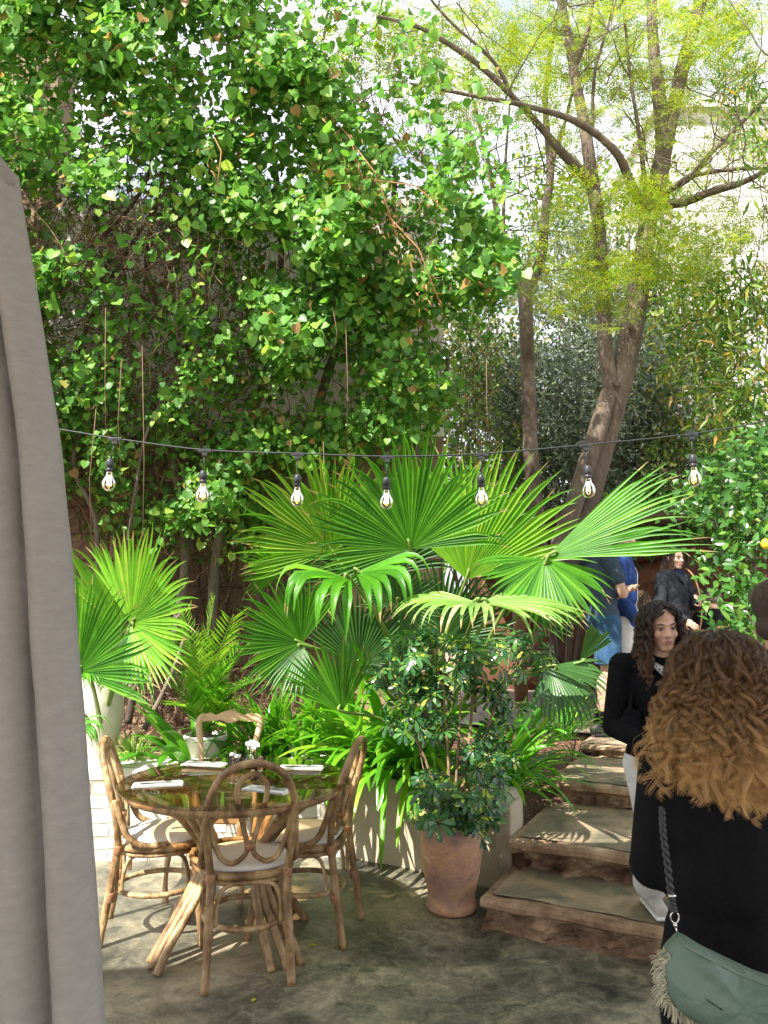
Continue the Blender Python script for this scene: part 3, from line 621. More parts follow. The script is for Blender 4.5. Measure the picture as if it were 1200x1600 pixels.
m.scatter(*HEART, pos, dirn, norm, (.022+.052*RNG.uniform(0, 1, len(pos))**1.6)*(1+.22*(pos[:, 2] > 3.4))); m.build('foliage', M_vine, vt)
# dark inner leaves, smaller and deeper
N = 12000; px = RNG.uniform(-260, 860, N); py = RNG.uniform(-360, 890, N); n1 = vnoise(px, py, 1/95, 3.1)
k = creeper_density(px, py)*(.6+n1) > RNG.uniform(0, .5, N); px, py = px[k], py[k]
pos = PA(px, py, np.minimum(creeper_front(px, py)+RNG.uniform(.25, .8, len(px)), 6.28)); K = 3
pos = np.repeat(pos, K, 0)+rv(len(pos)*K, .08)
MB().scatter(*HEART, pos, nrm(rv(len(pos), .6)+np.array([0, -.2, -.7])), nrm(rv(len(pos), .6)+np.array([0, -.7, .4])), RNG.uniform(.04, .07, len(pos))).build('inner_foliage', M_vine, vt)
# tangle of twigs
m = MB()
for i in range(5200):
    x = rnd(-200, 820); y = rnd(-150, 880)
    if i % 2: x = random.choice([150, 270, 130, 235, 330, 110, 200, 270])+random.gauss(0, 75); y = random.choice([340, 430, 520, 330, 620, 700, 800, 400])+random.gauss(0, 60)
    if i % 5 == 4: x = rnd(170, 520); y = rnd(860, 1150)
    elif (y > 700 and x > 450) or (creeper_density(np.array([float(x)]), np.array([float(y)]))[0] <= .02 and y < 700): continue
    Y = float(creeper_front(x, y))+rnd(.05, .75); Y = min(Y, 6.25)
    p = P(x, y, Y); a = rnd(0, 2*PI) if random.random() < .55 else random.choice([PI/2, -PI/2])+random.gauss(0, .35); ln = rnd(.15, .6); pts = []
    cv = random.gauss(0, 1.6); 
    for q in range(7):
        pts.append(p.copy()); p = p+Vector((math.cos(a), rnd(-.25, .25), math.sin(a)))*ln/6; a += cv/6+random.gauss(0, .25)
        p.y = min(p.y, 6.28)
    r = random.choice([.0018, .0022, .003, .0045])
    m.tube(pts, [r]*6+[r*.6], 3, cap=False)
m.build('twigs', M_twig, vt)
m = MB()
def stem(m, pl, r0, r1, n=8):
    sp = spline([P(*q) for q in pl], 8); m.tube(sp, np.linspace(r0, r1, len(sp)), n)
for pl, r0, r1 in (
    ([(150, 980, 5.9), (150, 820, 5.75), (118, 740, 5.65), (120, 690, 5.6), (150, 640, 5.6), (190, 560, 5.7)], .02, .014),
    ([(195, 880, 5.9), (210, 780, 5.5), (225, 690, 5.45), (255, 620, 5.5), (300, 520, 5.7)], .014, .009),
    ([(270, 1020, 6), (290, 860, 5.95), (270, 700, 5.95), (280, 560, 5.9), (230, 420, 5.8), (260, 250, 5.7)], .04, .02),
    ([(330, 1000, 6.1), (340, 850, 6.05), (380, 700, 6.05), (420, 560, 6), (440, 380, 5.9), (420, 180, 5.6)], .045, .02),
    ([(90, 640, 5.9), (150, 480, 5.8), (220, 360, 5.8), (300, 240, 5.6)], .02, .012),
    ([(60, 460, 5.9), (130, 400, 5.8), (220, 300, 5.7), (250, 180, 5.5)], .02, .012),
    ([(500, 900, 6.1), (480, 740, 6.1), (520, 560, 6), (600, 400, 5.9), (620, 260, 5.8)], .05, .02),
    ([(600, 880, 6.1), (640, 720, 6.1), (690, 640, 6.), (700, 560, 5.9)], .04, .02),
    ([(200, 1130, 5.9), (215, 1060, 5.9), (250, 1000, 6)], .03, .02), ([(245, 1120, 5.9), (235, 1040, 5.85), (250, 960, 6), (230, 900, 6)], .022, .016),
    ([(200, 1080, 5.7), (240, 1010, 5.8), (290, 950, 5.9)], .018, .012), ([(225, 1140, 5.6), (265, 1060, 5.7), (290, 990, 5.9)], .02, .012)):
    stem(m, pl, r0, r1)
m.build('stems', M_bark, vt)
for px_, y0, y1 in ((222, 540, 900), (165, 480, 720), (540, 500, 700), (150, 640, 860), (305, 240, 460), (520, 480, 560), (505, 690, 900), (760, 560, 700), (190, 560, 760)):
    a = P(px_, y0, 5.0); b = P(px_+rnd(-8, 8), y1, 5.05); MB().tube([a, a.lerp(b, .5)+Vector((rnd(-.03, .03), 0, 0)), b], .0025, 4).build('hanging_shoot', M_twig, vt)
for i in range(70):   # bare shoots against the sky
    x = rnd(330, 760); y = float(np.interp(x, [330, 500, 700], [60, 120, 290])); p = P(x, y, rnd(5, 5.6)); a = rnd(.9, 2.4); pts = []
    for q in range(8): pts.append(p.copy()); p = p+Vector((math.cos(a), 0, math.sin(a)))*rnd(.06, .16); a += random.gauss(0, .18)
    MB().tube(pts, np.linspace(.004, .0015, 8), 4).build('bare_shoot', M_twig, vt)

for (x0, y0, x1, y1, nn) in ((505, 170, 570, 290, 60), (540, 210, 620, 370, 90), (600, 330, 690, 480, 80), (575, 280, 700, 330, 50), (335, 215, 340, 290, 20)):
    m = MB(); dp = []; a = P(x0, y0, 4.75); b = P(x1, y1, 4.65); m.tube([a, a.lerp(b, .5)+Vector((.04, -.03, .05)), b], .004, 5)
    for i in range(nn): q = a.lerp(b, rnd(0, 1))+Vector((random.gauss(0, .05), random.gauss(0, .05), random.gauss(0, .05))); dp.append(tuple(q))
    dp = np.array(dp); m.scatter(*LANCE, dp, nrm(rv(len(dp), .5)+np.array([.2, 0, -.8])), rv(len(dp)), RNG.uniform(.03, .06, len(dp))); m.build('dry_spray', M_dry, vt)

for o_ in list(vt.children): o_.location = -vt.location
# ---- fan palm fronds
def frond(parent, hub, axis, normal, rad, span=250, n=46, mt=None, split=.60, droop=.25, foldd=.5, stalk=None, cone=.12, tipdroop=.0, seed=0, ragged=.08, wave=0):
    rr = random.Random(seed); m = MB(); hub = Vector(hub); A = Vector(axis).normalized(); Nn = Vector(normal); Nn = (Nn-A*Nn.dot(A)).normalized(); S = A.cross(Nn).normalized()
    sp = R(span); dth = sp/n; g = Vector((0, 0, -1))
    for i in range(n):
        th = -sp/2+dth*(i+.5); dv = A*math.cos(th)+S*math.sin(th); side = (-A*math.sin(th)+S*math.cos(th))
        Ln = rad*(.80+.20*math.cos(th*.8))*(1+rr.uniform(-ragged, ragged)); dr = droop*(1+rr.uniform(-.4, .6)); tw = rr.uniform(-.13, .13); thin = rr.uniform(.85, 1.1); odd = rr.random() < .18; dr = dr*3+.25 if odd else dr; drytip = rr.random() < .45
        prev = None; pts = []; wd = []
        rs = [.015, .12, .26, .40, split, split+(1-split)*.25, split+(1-split)*.5, split+(1-split)*.75, 1]
        pos = hub+dv*Ln*.015; dcur = (dv+Nn*cone*1.5).normalized(); last = .015
        for k, q in enumerate(rs):
            pos = pos+dcur*Ln*(q-last); last = q
            pts.append(pos.copy())
            if q <= split: wd.append(Ln*q*math.tan(dth/2)*1.04)
            else: wd.append(Ln*split*math.tan(dth/2)*1.04*(1-((q-split)/(1-split))**1.25)*thin+.0006)
            bend = dr*(q**2)*.5+(tipdroop*max(0, (q-split*.8))*2.2*(1+rr.uniform(-.5, .5)))
            dcur = (dcur+g*bend+side*tw*(q > split)+Nn*wave*math.sin(th*3+i)*q).normalized()
        P_ = np.array([tuple(p) for p in pts]); W_ = np.array(wd); sd = np.array(tuple(side)); nn_ = np.array(tuple(Nn))
        h = (W_*foldd)[:, None]*nn_
        l = P_-sd*W_[:, None]+h; r = P_+sd*W_[:, None]+h; v = np.stack([l, P_-h*.6, r], 1); j = np.arange(len(rs)-1)*3
        nt_ = len(j)-(1 if drytip else 0)
        for jj, mi_ in ((j[:nt_], 0), (j[nt_:], 1)):
            if len(jj): m.add(v if mi_ == 0 else v.copy(), np.concatenate([np.stack([jj, jj+1, jj+4, jj+3], 1), np.stack([jj+1, jj+2, jj+5, jj+4], 1)]), mi_)
    o = m.build('frond', [mt or M_palm, M_drytip], parent)
    if stalk is not None:
        q = Vector(stalk); mid = q.lerp(hub, .55)+Vector((0, 0, .10*(hub-q).length)); spn = spline([q, mid, hub, hub+A*rad*.10], 7)
        mb = MB().tube(spn, np.linspace(.014, .007, len(spn)), 7); s_ = mb.build('petiole', M_petiole, o)
    return o
M_drytip = leafmat('dry_palm_tip', [(0, (.22, .17, .05)), (1, (.42, .33, .14))], trans=.3, rough=.6)
M_petiole = mat('petiole', [(.3, (.10, .20, .03)), (.7, (.22, .28, .07))], rough=.4, scale=5)
def px_axis(h, px, py, Y2):   # direction from hub to a picture-plane target at depth Y2
    return (P(px, py, Y2)-Vector(h)).normalized()
pc = thing('fan_palm', 'large fan palm with broad fronds filling the centre behind the plaster wall', 'palm', (.33, 5.25, .5)); PB = (0, 0, 0)
def cf(par, base, hx, hy, hY, tx, ty, tY, nrmv, rad, **k):
    h = P(hx, hy, hY); A = px_axis(h, tx, ty, tY); bl = Vector(par.location)
    return frond(par, h-bl, A, nrmv, rad, stalk=Vector(base), **k)
sd_ = 0
FR = [ # hub, target, normal, radius, opts
    ((642, 858, 4.55), (578, 660, 4.4), (-.05, -1, -.15), .70, dict(span=205, n=52, mt=M_palm, droop=.10, seed=1, cone=.10)),
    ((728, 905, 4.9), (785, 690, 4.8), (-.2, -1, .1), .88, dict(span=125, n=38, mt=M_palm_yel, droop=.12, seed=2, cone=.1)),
    ((852, 872, 4.35), (1070, 790, 4.2), (-.15, -.9, .5), .86, dict(span=50, n=21, mt=M_palm, droop=.12, seed=3, cone=.06)),
    ((850, 873, 4.33), (850, 1010, 4.1), (.1, -1, .25), .46, dict(span=170, n=34, mt=M_palm, droop=.10, seed=33, cone=.05)),
    ((748, 942, 4.0), (640, 950, 3.85), (.05, -.12, 1), .48, dict(span=150, n=24, mt=M_palm_pale, droop=.55, seed=4, tipdroop=.25, cone=.08)),
    ((750, 942, 4.0), (900, 960, 3.95), (.05, -.16, 1), .56, dict(span=130, n=24, mt=M_palm_pale, droop=.32, seed=5, tipdroop=.1, cone=.08)),
    ((548, 905, 4.3), (500, 910, 4.1), (-.2, -.7, .7), .56, dict(span=80, n=9, mt=M_palm, droop=1.0, seed=6, tipdroop=1.2, cone=.1)),
    ((556, 896, 4.3), (610, 900, 4.1), (.2, -.8, .6), .56, dict(span=70, n=8, mt=M_palm, droop=1.0, seed=7, tipdroop=1.0, cone=.1)),
    ((472, 1005, 4.7), (400, 960, 4.6), (-.2, -1, .3), .46, dict(span=190, n=38, mt=M_palm, droop=.15, seed=8)),
    ((474, 1008, 4.7), (430, 1080, 4.6), (-.2, -1, .0), .34, dict(span=110, n=22, mt=M_palm_dark, droop=.25, seed=88)),
    ((535, 1112, 4.6), (500, 1000, 4.55), (-.3, -1, .1), .46, dict(span=100, n=22, mt=M_palm, droop=.06, seed=9)),
    ((446, 892, 5.2), (425, 850, 5.1), (-.1, -1, .4), .34, dict(span=200, n=34, mt=M_palm, droop=.12, seed=10)),
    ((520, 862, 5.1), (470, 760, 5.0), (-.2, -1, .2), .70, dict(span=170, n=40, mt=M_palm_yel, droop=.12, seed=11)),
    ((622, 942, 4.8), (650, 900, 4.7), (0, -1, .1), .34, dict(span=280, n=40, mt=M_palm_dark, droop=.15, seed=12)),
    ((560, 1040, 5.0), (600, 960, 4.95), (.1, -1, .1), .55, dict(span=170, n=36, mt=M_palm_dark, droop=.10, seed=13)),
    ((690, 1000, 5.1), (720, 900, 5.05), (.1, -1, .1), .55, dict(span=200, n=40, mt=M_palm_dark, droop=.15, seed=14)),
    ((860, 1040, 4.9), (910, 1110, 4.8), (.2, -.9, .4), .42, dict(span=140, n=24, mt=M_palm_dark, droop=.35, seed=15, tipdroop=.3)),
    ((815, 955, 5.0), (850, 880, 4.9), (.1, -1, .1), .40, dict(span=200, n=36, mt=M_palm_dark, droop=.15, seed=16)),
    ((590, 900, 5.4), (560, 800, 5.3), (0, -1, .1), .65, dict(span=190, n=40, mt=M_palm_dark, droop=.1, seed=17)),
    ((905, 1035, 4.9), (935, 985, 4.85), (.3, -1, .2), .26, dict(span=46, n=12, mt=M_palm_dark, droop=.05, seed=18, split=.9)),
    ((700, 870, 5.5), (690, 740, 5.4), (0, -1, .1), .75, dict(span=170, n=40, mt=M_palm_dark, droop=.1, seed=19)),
]
for h, t_, nr, rad, k in FR: cf(pc, (rnd(-.1, .1), rnd(-.05, .1), rnd(0, .25)), *h, *t_, nr, rad, **k)
m = MB()   # short fibrous trunk
for i in range(9): m.tube([(0, 0, -.1+i*.05), (0, 0, -.04+i*.05), (0, 0, .0+i*.05)], [.10, .125, .10], 12)
for i in range(70):
    a = rnd(0, 6.3); z = rnd(0, .4); m.tube([(.1*math.cos(a), .1*math.sin(a), z), (.15*math.cos(a), .15*math.sin(a), z+.10), (.19*math.cos(a), .19*math.sin(a), z+.09)], .006, 4)
m.build('trunk', M_bark, pc)
pl_ = thing('fan_palm', 'bright sunlit fan palm rising behind the tall cream urn at left', 'palm', (-1.95, 5.45, .5))
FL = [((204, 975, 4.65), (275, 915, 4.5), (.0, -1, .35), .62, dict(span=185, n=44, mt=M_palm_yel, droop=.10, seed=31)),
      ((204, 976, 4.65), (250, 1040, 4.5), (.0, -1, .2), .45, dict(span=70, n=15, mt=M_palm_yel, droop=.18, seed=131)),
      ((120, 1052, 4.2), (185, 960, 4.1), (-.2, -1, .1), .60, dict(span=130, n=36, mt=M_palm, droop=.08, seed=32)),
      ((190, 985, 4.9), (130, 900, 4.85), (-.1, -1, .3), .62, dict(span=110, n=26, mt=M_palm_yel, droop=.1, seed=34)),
      ((125, 1045, 4.25), (180, 1062, 4.1), (0, -.5, .8), .26, dict(span=70, n=14, mt=M_palm, droop=.7, seed=35, tipdroop=.5)),
      ((200, 985, 4.7), (195, 1090, 4.65), (0, -1, .2), .40, dict(span=60, n=10, mt=M_palm_dark, droop=.4, seed=36)),
      ((110, 1130, 4.2), (150, 1150, 4.1), (0, -.6, .7), .26, dict(span=80, n=14, mt=M_palm, droop=.8, seed=37, tipdroop=.6))]
for h, t_, nr, rad, k in FL: cf(pl_, (rnd(-.05, .05), rnd(-.05, .05), rnd(0, .15)), *h, *t_, nr, rad, **k)

# ---- feather (date) palm in the white pot
def feather_frond(parent, base, ctrl, tip, ll, nl=30, mt=None, w_=.008):
    sp = spline([base, ctrl, tip], 12); K = len(sp); m = MB(); m.tube(sp, np.linspace(.006, .002, K), 5)
    pos = []; d = []; nn = []; sc = []
    for i in range(nl):
        q = .15+.83*i/nl; p = sp[min(K-2, int(q*(K-1)))].lerp(sp[min(K-1, int(q*(K-1))+1)], q*(K-1) % 1); T = (sp[min(K-1, int(q*(K-1))+1)]-sp[max(0, int(q*(K-1))-1)]).normalized()
        S = T.cross(Vector((0, 0, 1))).normalized(); U = S.cross(T)
        for s in (-1, 1):
            dd = (S*s*.8+T*.75+U*.25+Vector((rnd(-.1, .1), rnd(-.1, .1), -.1))).normalized(); pos.append(tuple(p)); d.append(tuple(dd)); nn.append(tuple(U)); sc.append(ll*(1-.45*abs(q-.4))*rnd(.85, 1.1))
    t = [(0, 0, 0), (.035, .3, .01), (.028, .7, -.02), (0, 1, -.10), (-.028, .7, -.02), (-.035, .3, .01)]
    m.scatter(t, [(0, 1, 5), (1, 2, 4, 5), (2, 3, 4)], pos, d, nn, sc); return m.build('frond', mt or M_palm, parent)
wp = thing('white_pot', 'wide white pot with dark soil behind the wooden chair', 'pot', (-1.20, 5.35, .56))
M_wpot = mat('white_paint_pot', [(.3, (.62, .58, .52)), (.7, (.80, .77, .72))], rough=.6, scale=9, bump=.2)
MB().lathe([(.11, 0), (.125, .01), (.145, .11), (.152, .112), (.155, .15), (.142, .152), (.135, .125), (.001, .12)], n=40).build('pot_body', M_wpot, wp)
MB().lathe([(.137, .128), (.1, .132), (.001, .134)], n=30, closed_ends=False).build('soil', M_soil, wp)
fp = thing('date_palm', 'young feather leaved date palm growing in the wide white pot', 'palm', (-1.20, 5.35, .68))
B0 = Vector((-1.20, 5.35, .68))
for (cx, cy, tx, ty, Yt) in ((310, 1060, 285, 950, 5.1), (330, 1060, 365, 960, 5.0), (320, 1040, 335, 930, 5.2), (300, 1100, 262, 1040, 5.0), (345, 1090, 400, 1060, 4.9), (350, 1100, 395, 1125, 4.8), (300, 1110, 255, 1100, 4.95), (330, 1080, 380, 1010, 5.1), (315, 1070, 300, 990, 4.9)):
    feather_frond(fp, Vector((rnd(-.02, .02), 0, 0)), P(cx, cy, 5.2)-B0, P(tx, ty, Yt)-B0, .19, mt=M_palm if random.random() < .7 else M_palm_yel)
MB().tube([(0, 0, -.02), (0, 0, .05), (0, 0, .12)], [.03, .035, .015], 8).build('trunk', M_bark, fp)
# ---- strap leaved clumps
def strap_clump(label, c, n, L0, L1, W, spread=1., bias=(0, 0), mt=None, up=1., name='strap_lily', cat='plant', grp='strap leaved lilies along the bed', dr=1.):
    t = thing(name, label, cat, c, 0, grp); m = MB()
    for i in range(n):
        a = rnd(0, 2*PI); L = rnd(L0, L1); el = rnd(.75, 1.45)*up; d = Vector((math.cos(a)*math.cos(el)*spread+bias[0], math.sin(a)*math.cos(el)*spread+bias[1], math.sin(el))).normalized()
        p = Vector((math.cos(a)*.03, math.sin(a)*.03, 0)); pts = []; K = 12; dd = rnd(.10, .26)*dr
        side = Vector((-math.sin(a), math.cos(a), 0))+Vector((0, 0, rnd(-.3, .3)))
        for k in range(K): pts.append(p.copy()); p = p+d*L/K; d = (d+Vector((0, 0, -dd*(.4+k/K*1.2)))).normalized()
        s = np.linspace(0, 1, K); wd = W*rnd(.75, 1.15)*np.minimum(1, .45+s*2.2)*np.sqrt(np.clip(1-s**5, 0, 1))+.0008
        wd[-1] = W*.12
        m.ribbon(pts, wd, side, .35)
    m.build('leaves', mt or M_strap, t); return t
M_strap_b = leafmat('strap_leaf_bright', [(0, (.08, .28, .012)), (.6, (.15, .38, .02)), (1, (.32, .52, .04))], trans=.4, rough=.3, spec=.45)
def gz(x, y): return bed_z(x, y)-.01
def SC(px, py, Y, *a, **k):
    p = P(px, py, Y); z = k.pop('z', None); return strap_clump(a[0], (p.x, Y, gz(p.x, Y) if z is None else z), *a[1:], **k)
SC(420, 1150, 5.45, 'clump of glossy strap leaves left of centre behind the wooden chair', 70, .50, .85, .018, bias=(0, -.1))
SC(470, 1150, 5.35, 'strap leaved clump between the wooden chair and the centre palm', 64, .45, .80, .018, bias=(0, -.1))
SC(545, 1150, 5.28, 'broad strap leaves leaning over the plaster wall above the right chair', 46, .6, .95, .024, bias=(-.05, -.3), mt=M_strap_b)
SC(610, 1150, 5.12, 'long strap leaves hanging over the plaster wall left of the terracotta pot', 74, .7, 1.1, .022, bias=(-.02, -.5), dr=1.15, mt=M_strap_b)
SC(655, 1150, 4.98, 'dense strap leaves directly behind the terracotta pot plant', 56, .7, 1.0, .021, bias=(-.2, -.5), dr=1.2)
SC(770, 1200, 5.0, 'arching lily clump spilling its long leaves over the stone steps', 62, .5, .85, .014, bias=(.30, -.25), mt=M_strap, dr=1.0)
SC(805, 1160, 5.4, 'dark grassy clump under the palm left of the upper steps', 40, .5, .8, .012, bias=(.3, -.1))
SC(300, 1150, 5.25, 'sunlit strap leaves left of the wide white pot', 20, .45, .8, .024, bias=(-.3, -.1))
SC(365, 1160, 5.35, 'low strap clump right of the wide white pot', 30, .3, .5, .018)
strap_clump('small striped spider plant on the bed beside the cream urn', (-1.66, 5.25, .54), 110, .16, .30, .0065, mt=leafmat('spider_leaf', [(0, (.16, .32, .05)), (1, (.45, .52, .22))], trans=.35), name='spider_plant', grp=None)
SC(880, 1130, 5.75, 'thin dark grass tuft at the edge of the terrace', 60, .35, .6, .006, bias=(.1, 0), z=.6)

# ---- terracotta pot with schefflera
tp = thing('terracotta_pot', 'tall weathered terracotta pot at the foot of the plaster wall', 'pot', (.355, 4.24, 0))
M_terra = mat('terracotta', [(.28, (.20, .11, .09)), (.42, (.36, .21, .16)), (.52, (.50, .28, .16)), (.62, (.60, .38, .24)), (.72, (.68, .56, .45))], rough=.75, scale=4.5, stretch=(1, 1, 1.5), detail=13, bump=.35, bscale=40, distort=.5)
MB().lathe([(.10, 0), (.125, .004), (.134, .02), (.130, .045), (.118, .058), (.128, .10), (.150, .20), (.163, .30), (.162, .38), (.150, .43), (.142, .452), (.150, .46), (.155, .475), (.150, .49), (.135, .492), (.128, .47), (.125, .42), (.001, .41)], n=56).build('pot_body', M_terra, tp)
MB().lathe([(.126, .425), (.08, .432), (.001, .435)], n=30, closed_ends=False).build('soil', M_soil, tp)
spn = thing('umbrella_plant', 'bushy umbrella plant with whorled leaves growing in the terracotta pot', 'plant', (.355, 4.24, .42))
wv = []; wf = []
for k in range(8):
    a = 2*PI*k/8+.1; M = Matrix.Rotation(a, 3, 'Z')
    b = len(wv)
    for x, y, z in [(0, .12, .0), (.13, .45, .02), (.19, .78, -.05), (.10, 1.0, -.13), (-.10, 1.0, -.13), (-.19, .78, -.05), (-.13, .45, .02), (0, .62, -.05), (0, .98, -.16)]:
        q = M @ Vector((x, y, z-.22*y*y)); wv.append((q.x, q.z*-1, q.y) if False else (q.x, q.y, q.z))
    wf += [(b, b+1, b+7, b+6), (b+1, b+2, b+7), (b+2, b+3, b+8, b+7), (b+8, b+4, b+5, b+7), (b+5, b+6, b+7)]
m = MB(); ms = MB(); pos = []; nn = []; sc = []
blobs = [(710, 1262, 4.1, 72, 28, 40), (668, 1225, 4.1, 26, 20, 7), (760, 1185, 4.15, 42, 42, 22), (735, 1230, 4.12, 60, 30, 16), (622, 1072, 4.25, 46, 40, 22), (680, 1035, 4.2, 80, 55, 80), (770, 1040, 4.3, 60, 60, 34), (830, 1020, 4.45, 36, 34, 20), (655, 1125, 4.2, 50, 34, 18), (790, 1110, 4.4, 46, 36, 12), (745, 1298, 3.98, 14, 8, 3)]
for bx, by, bY, rx, ry, nw in blobs:
    for i in range(nw):
        a = rnd(0, 6.3); r = math.sqrt(rnd(0, 1)); p = P(bx+rx*r*math.cos(a), by+ry*r*math.sin(a), bY+random.gauss(0, .13)); pos.append(tuple(p)); q = p-Vector((.36, 4.5, .9)); q.z = 0
        v = Vector((random.gauss(0, .4)+q.x*.5, random.gauss(-.45, .35), rnd(.4, 1.0))); nn.append(tuple(v.normalized())); sc.append(rnd(.052, .092)*(1 if by > 1150 else .9))
nn = np.array(nn); dd = np.cross(nn, rv(len(nn))); m.scatter(wv, wf, pos, dd, nn, sc)
o = m.build('leaves', M_schef, spn); o.location = -spn.location
cols = [(.34, 4.24, .45), (.37, 4.25, .45), (.40, 4.23, .45), (.32, 4.26, .45), (.38, 4.2, .45)]
tops = [(690, 1050, 4.2), (720, 1090, 4.2), (790, 1060, 4.25), (620, 1080, 4.2), (745, 1010, 4.3)]
for c, t_ in zip(cols, tops):
    e = P(*t_); sp = spline([c, Vector(c).lerp(e, .4)+Vector((rnd(-.02, .02), 0, 0)), e], 8); ms.tube(sp, np.linspace(.011, .006, len(sp)), 7)
for i in range(0, len(pos), 2):
    e = Vector(pos[i]); b = min([Vector(c).lerp(P(*t_), q) for c, t_ in zip(cols, tops) for q in (.1, .3, .5, .7, .9, 1)], key=lambda x: (x-e).length)
    ms.tube([b, b.lerp(e, .5)+Vector((0, 0, -.03)), e], .0022, 4)
o = ms.build('stems', mat('plant_stem', [(.3, (.16, .10, .05)), (.7, (.34, .24, .14))], rough=.8, scale=20), spn); o.location = -spn.location
# ---- tall cream urn
ur = thing('urn', 'tall cream glazed urn with chipped paint beside the grey curtain', 'urn', (-1.93, 4.95+.35, .50))
m = MB().lathe([(.10, 0), (.11, .01), (.125, .10), (.155, .25), (.168, .40), (.165, .52), (.150, .62), (.140, .66), (.150, .675), (.150, .69), (.130, .69), (.125, .6), (.001, .55)], n=48)
m.build('urn_body', mat('chipped_cream', [(.22, (.25, .20, .15)), (.30, (.52, .46, .37)), (.55, (.60, .55, .46)), (.8, (.66, .61, .52))], rough=.5, scale=7, detail=12, bump=.1), ur)

# ---- trees
def tube_px(m, pl, w0=None, n=12, k=10, wob=.0):
    pts = [P(a, b, c) for a, b, c, _ in pl]; sp = spline(pts, k); ww = [d for *_, d in pl]
    rr = np.interp(np.linspace(0, 1, len(sp)), np.linspace(0, 1, len(ww)), ww)
    rr = rr*(1+.05*np.array([mnoise.noise(p*6) for p in sp])); m.tube(sp, rr, n); return sp
def px_r(px, Y): return px/1200*Y/2
t1 = thing('slender_tree', 'slender pale barked tree forking above the string lights behind the palm', 'tree', P(845, 900, 7.2))
m = MB(); Y = 7.2
tube_px(m, [(850, 930, Y, .085), (842, 840, Y, .075), (830, 720, Y, .072), (826, 600, Y, .068), (822, 500, Y, .068), (820, 440, Y, .075)])
br = [tube_px(m, [(820, 450, Y, .07), (796, 395, Y, .045), (778, 340, Y, .03), (760, 240, Y-.2, .02), (730, 120, Y-.4, .012)]),
      tube_px(m, [(822, 450, Y, .07), (845, 405, Y, .05), (852, 330, Y, .045), (860, 265, Y, .04), (852, 150, Y, .03), (870, 20, Y, .02)]),
      tube_px(m, [(856, 270, Y, .03), (880, 200, Y, .02), (900, 120, Y, .012)]), tube_px(m, [(786, 360, Y, .02), (790, 250, Y, .014), (800, 120, Y, .008)])]
m.build('trunk', M_bark, t1, loc=None).location = -t1.location
t2 = thing('feather_tree', 'large twin trunked tree with yellow green feathery leaves at right of centre', 'tree', P(885, 900, 6.6)); m = MB(); Y = 6.6; b2 = []
tube_px(m, [(878, 960, Y, .12), (896, 850, Y, .105), (922, 770, Y, .10), (946, 680, Y, .105), (968, 600, Y, .11), (988, 510, Y, .10), (1002, 430, Y, .085), (1012, 350, Y, .08), (1022, 300, Y, .085)], n=16)
b2.append(tube_px(m, [(1020, 310, Y, .095), (1036, 240, Y, .075), (1030, 150, Y, .06), (1020, 60, Y, .05), (1018, -60, Y, .045)]))
b2.append(tube_px(m, [(1030, 270, Y, .08), (1050, 180, Y, .065), (1068, 100, Y, .065), (1092, 10, Y-.1, .06), (1110, -80, Y-.2, .05)]))
b2.append(tube_px(m, [(957, 615, Y-.03, .075), (946, 545, Y-.1, .062), (941, 440, Y-.15, .058), (935, 350, Y-.2, .055), (925, 285, Y-.2, .062)], n=14))
tube_px(m, [(850, 950, Y-.12, .085), (872, 860, Y-.14, .08), (903, 770, Y-.15, .075), (928, 690, Y-.12, .08), (953, 615, Y-.05, .08)], n=14)
b2.append(tube_px(m, [(926, 290, Y-.2, .06), (914, 200, Y-.25, .05), (898, 120, Y-.3, .042), (885, 40, Y-.3, .035), (865, -50, Y-.3, .03)]))
b2.append(tube_px(m, [(900, 100, Y-.3, .03), (920, 40, Y-.4, .02), (930, -40, Y-.5, .015)]))
b2.append(tube_px(m, [(924, 285, Y-.25, .05), (880, 240, Y-.45, .04), (850, 205, Y-.6, .030), (805, 155, Y-.9, .022), (740, 95, Y-1.2, .022), (660, 45, Y-1.5, .016), (590, 25, Y-1.8, .010)]))
b2.append(tube_px(m, [(800, 150, Y-.9, .02), (770, 95, Y-1.1, .014), (700, 30, Y-1.3, .01), (650, -30, Y-1.5, .008)]))
b2.append(tube_px(m, [(1010, 335, Y, .05), (985, 285, Y-.2, .04), (960, 235, Y-.4, .035), (900, 190, Y-.6, .028), (820, 165, Y-.9, .02), (740, 150, Y-1.2, .014), (640, 130, Y-1.5, .008)]))
b2.append(tube_px(m, [(1030, 320, Y-.05, .05), (1070, 315, Y-.3, .04), (1110, 300, Y-.5, .032), (1160, 285, Y-.7, .025), (1230, 250, Y-.9, .018)]))
b2.append(tube_px(m, [(1040, 300, Y-.05, .035), (1080, 275, Y-.3, .03), (1110, 240, Y-.5, .025), (1150, 200, Y-.6, .02), (1230, 120, Y-.8, .014)]))
b2.append(tube_px(m, [(1080, 275, Y-.2, .02), (1140, 265, Y-.5, .016), (1220, 262, Y-.7, .010)]))
b2.append(tube_px(m, [(925, 200, Y-.3, .02), (930, 110, Y-.5, .012), (955, 20, Y-.6, .009), (960, -60, Y-.7, .007)]))
b2.append(tube_px(m, [(1012, 330, Y-.1, .03), (1000, 220, Y-.3, .018), (985, 120, Y-.4, .014), (975, 20, Y-.5, .010)]))
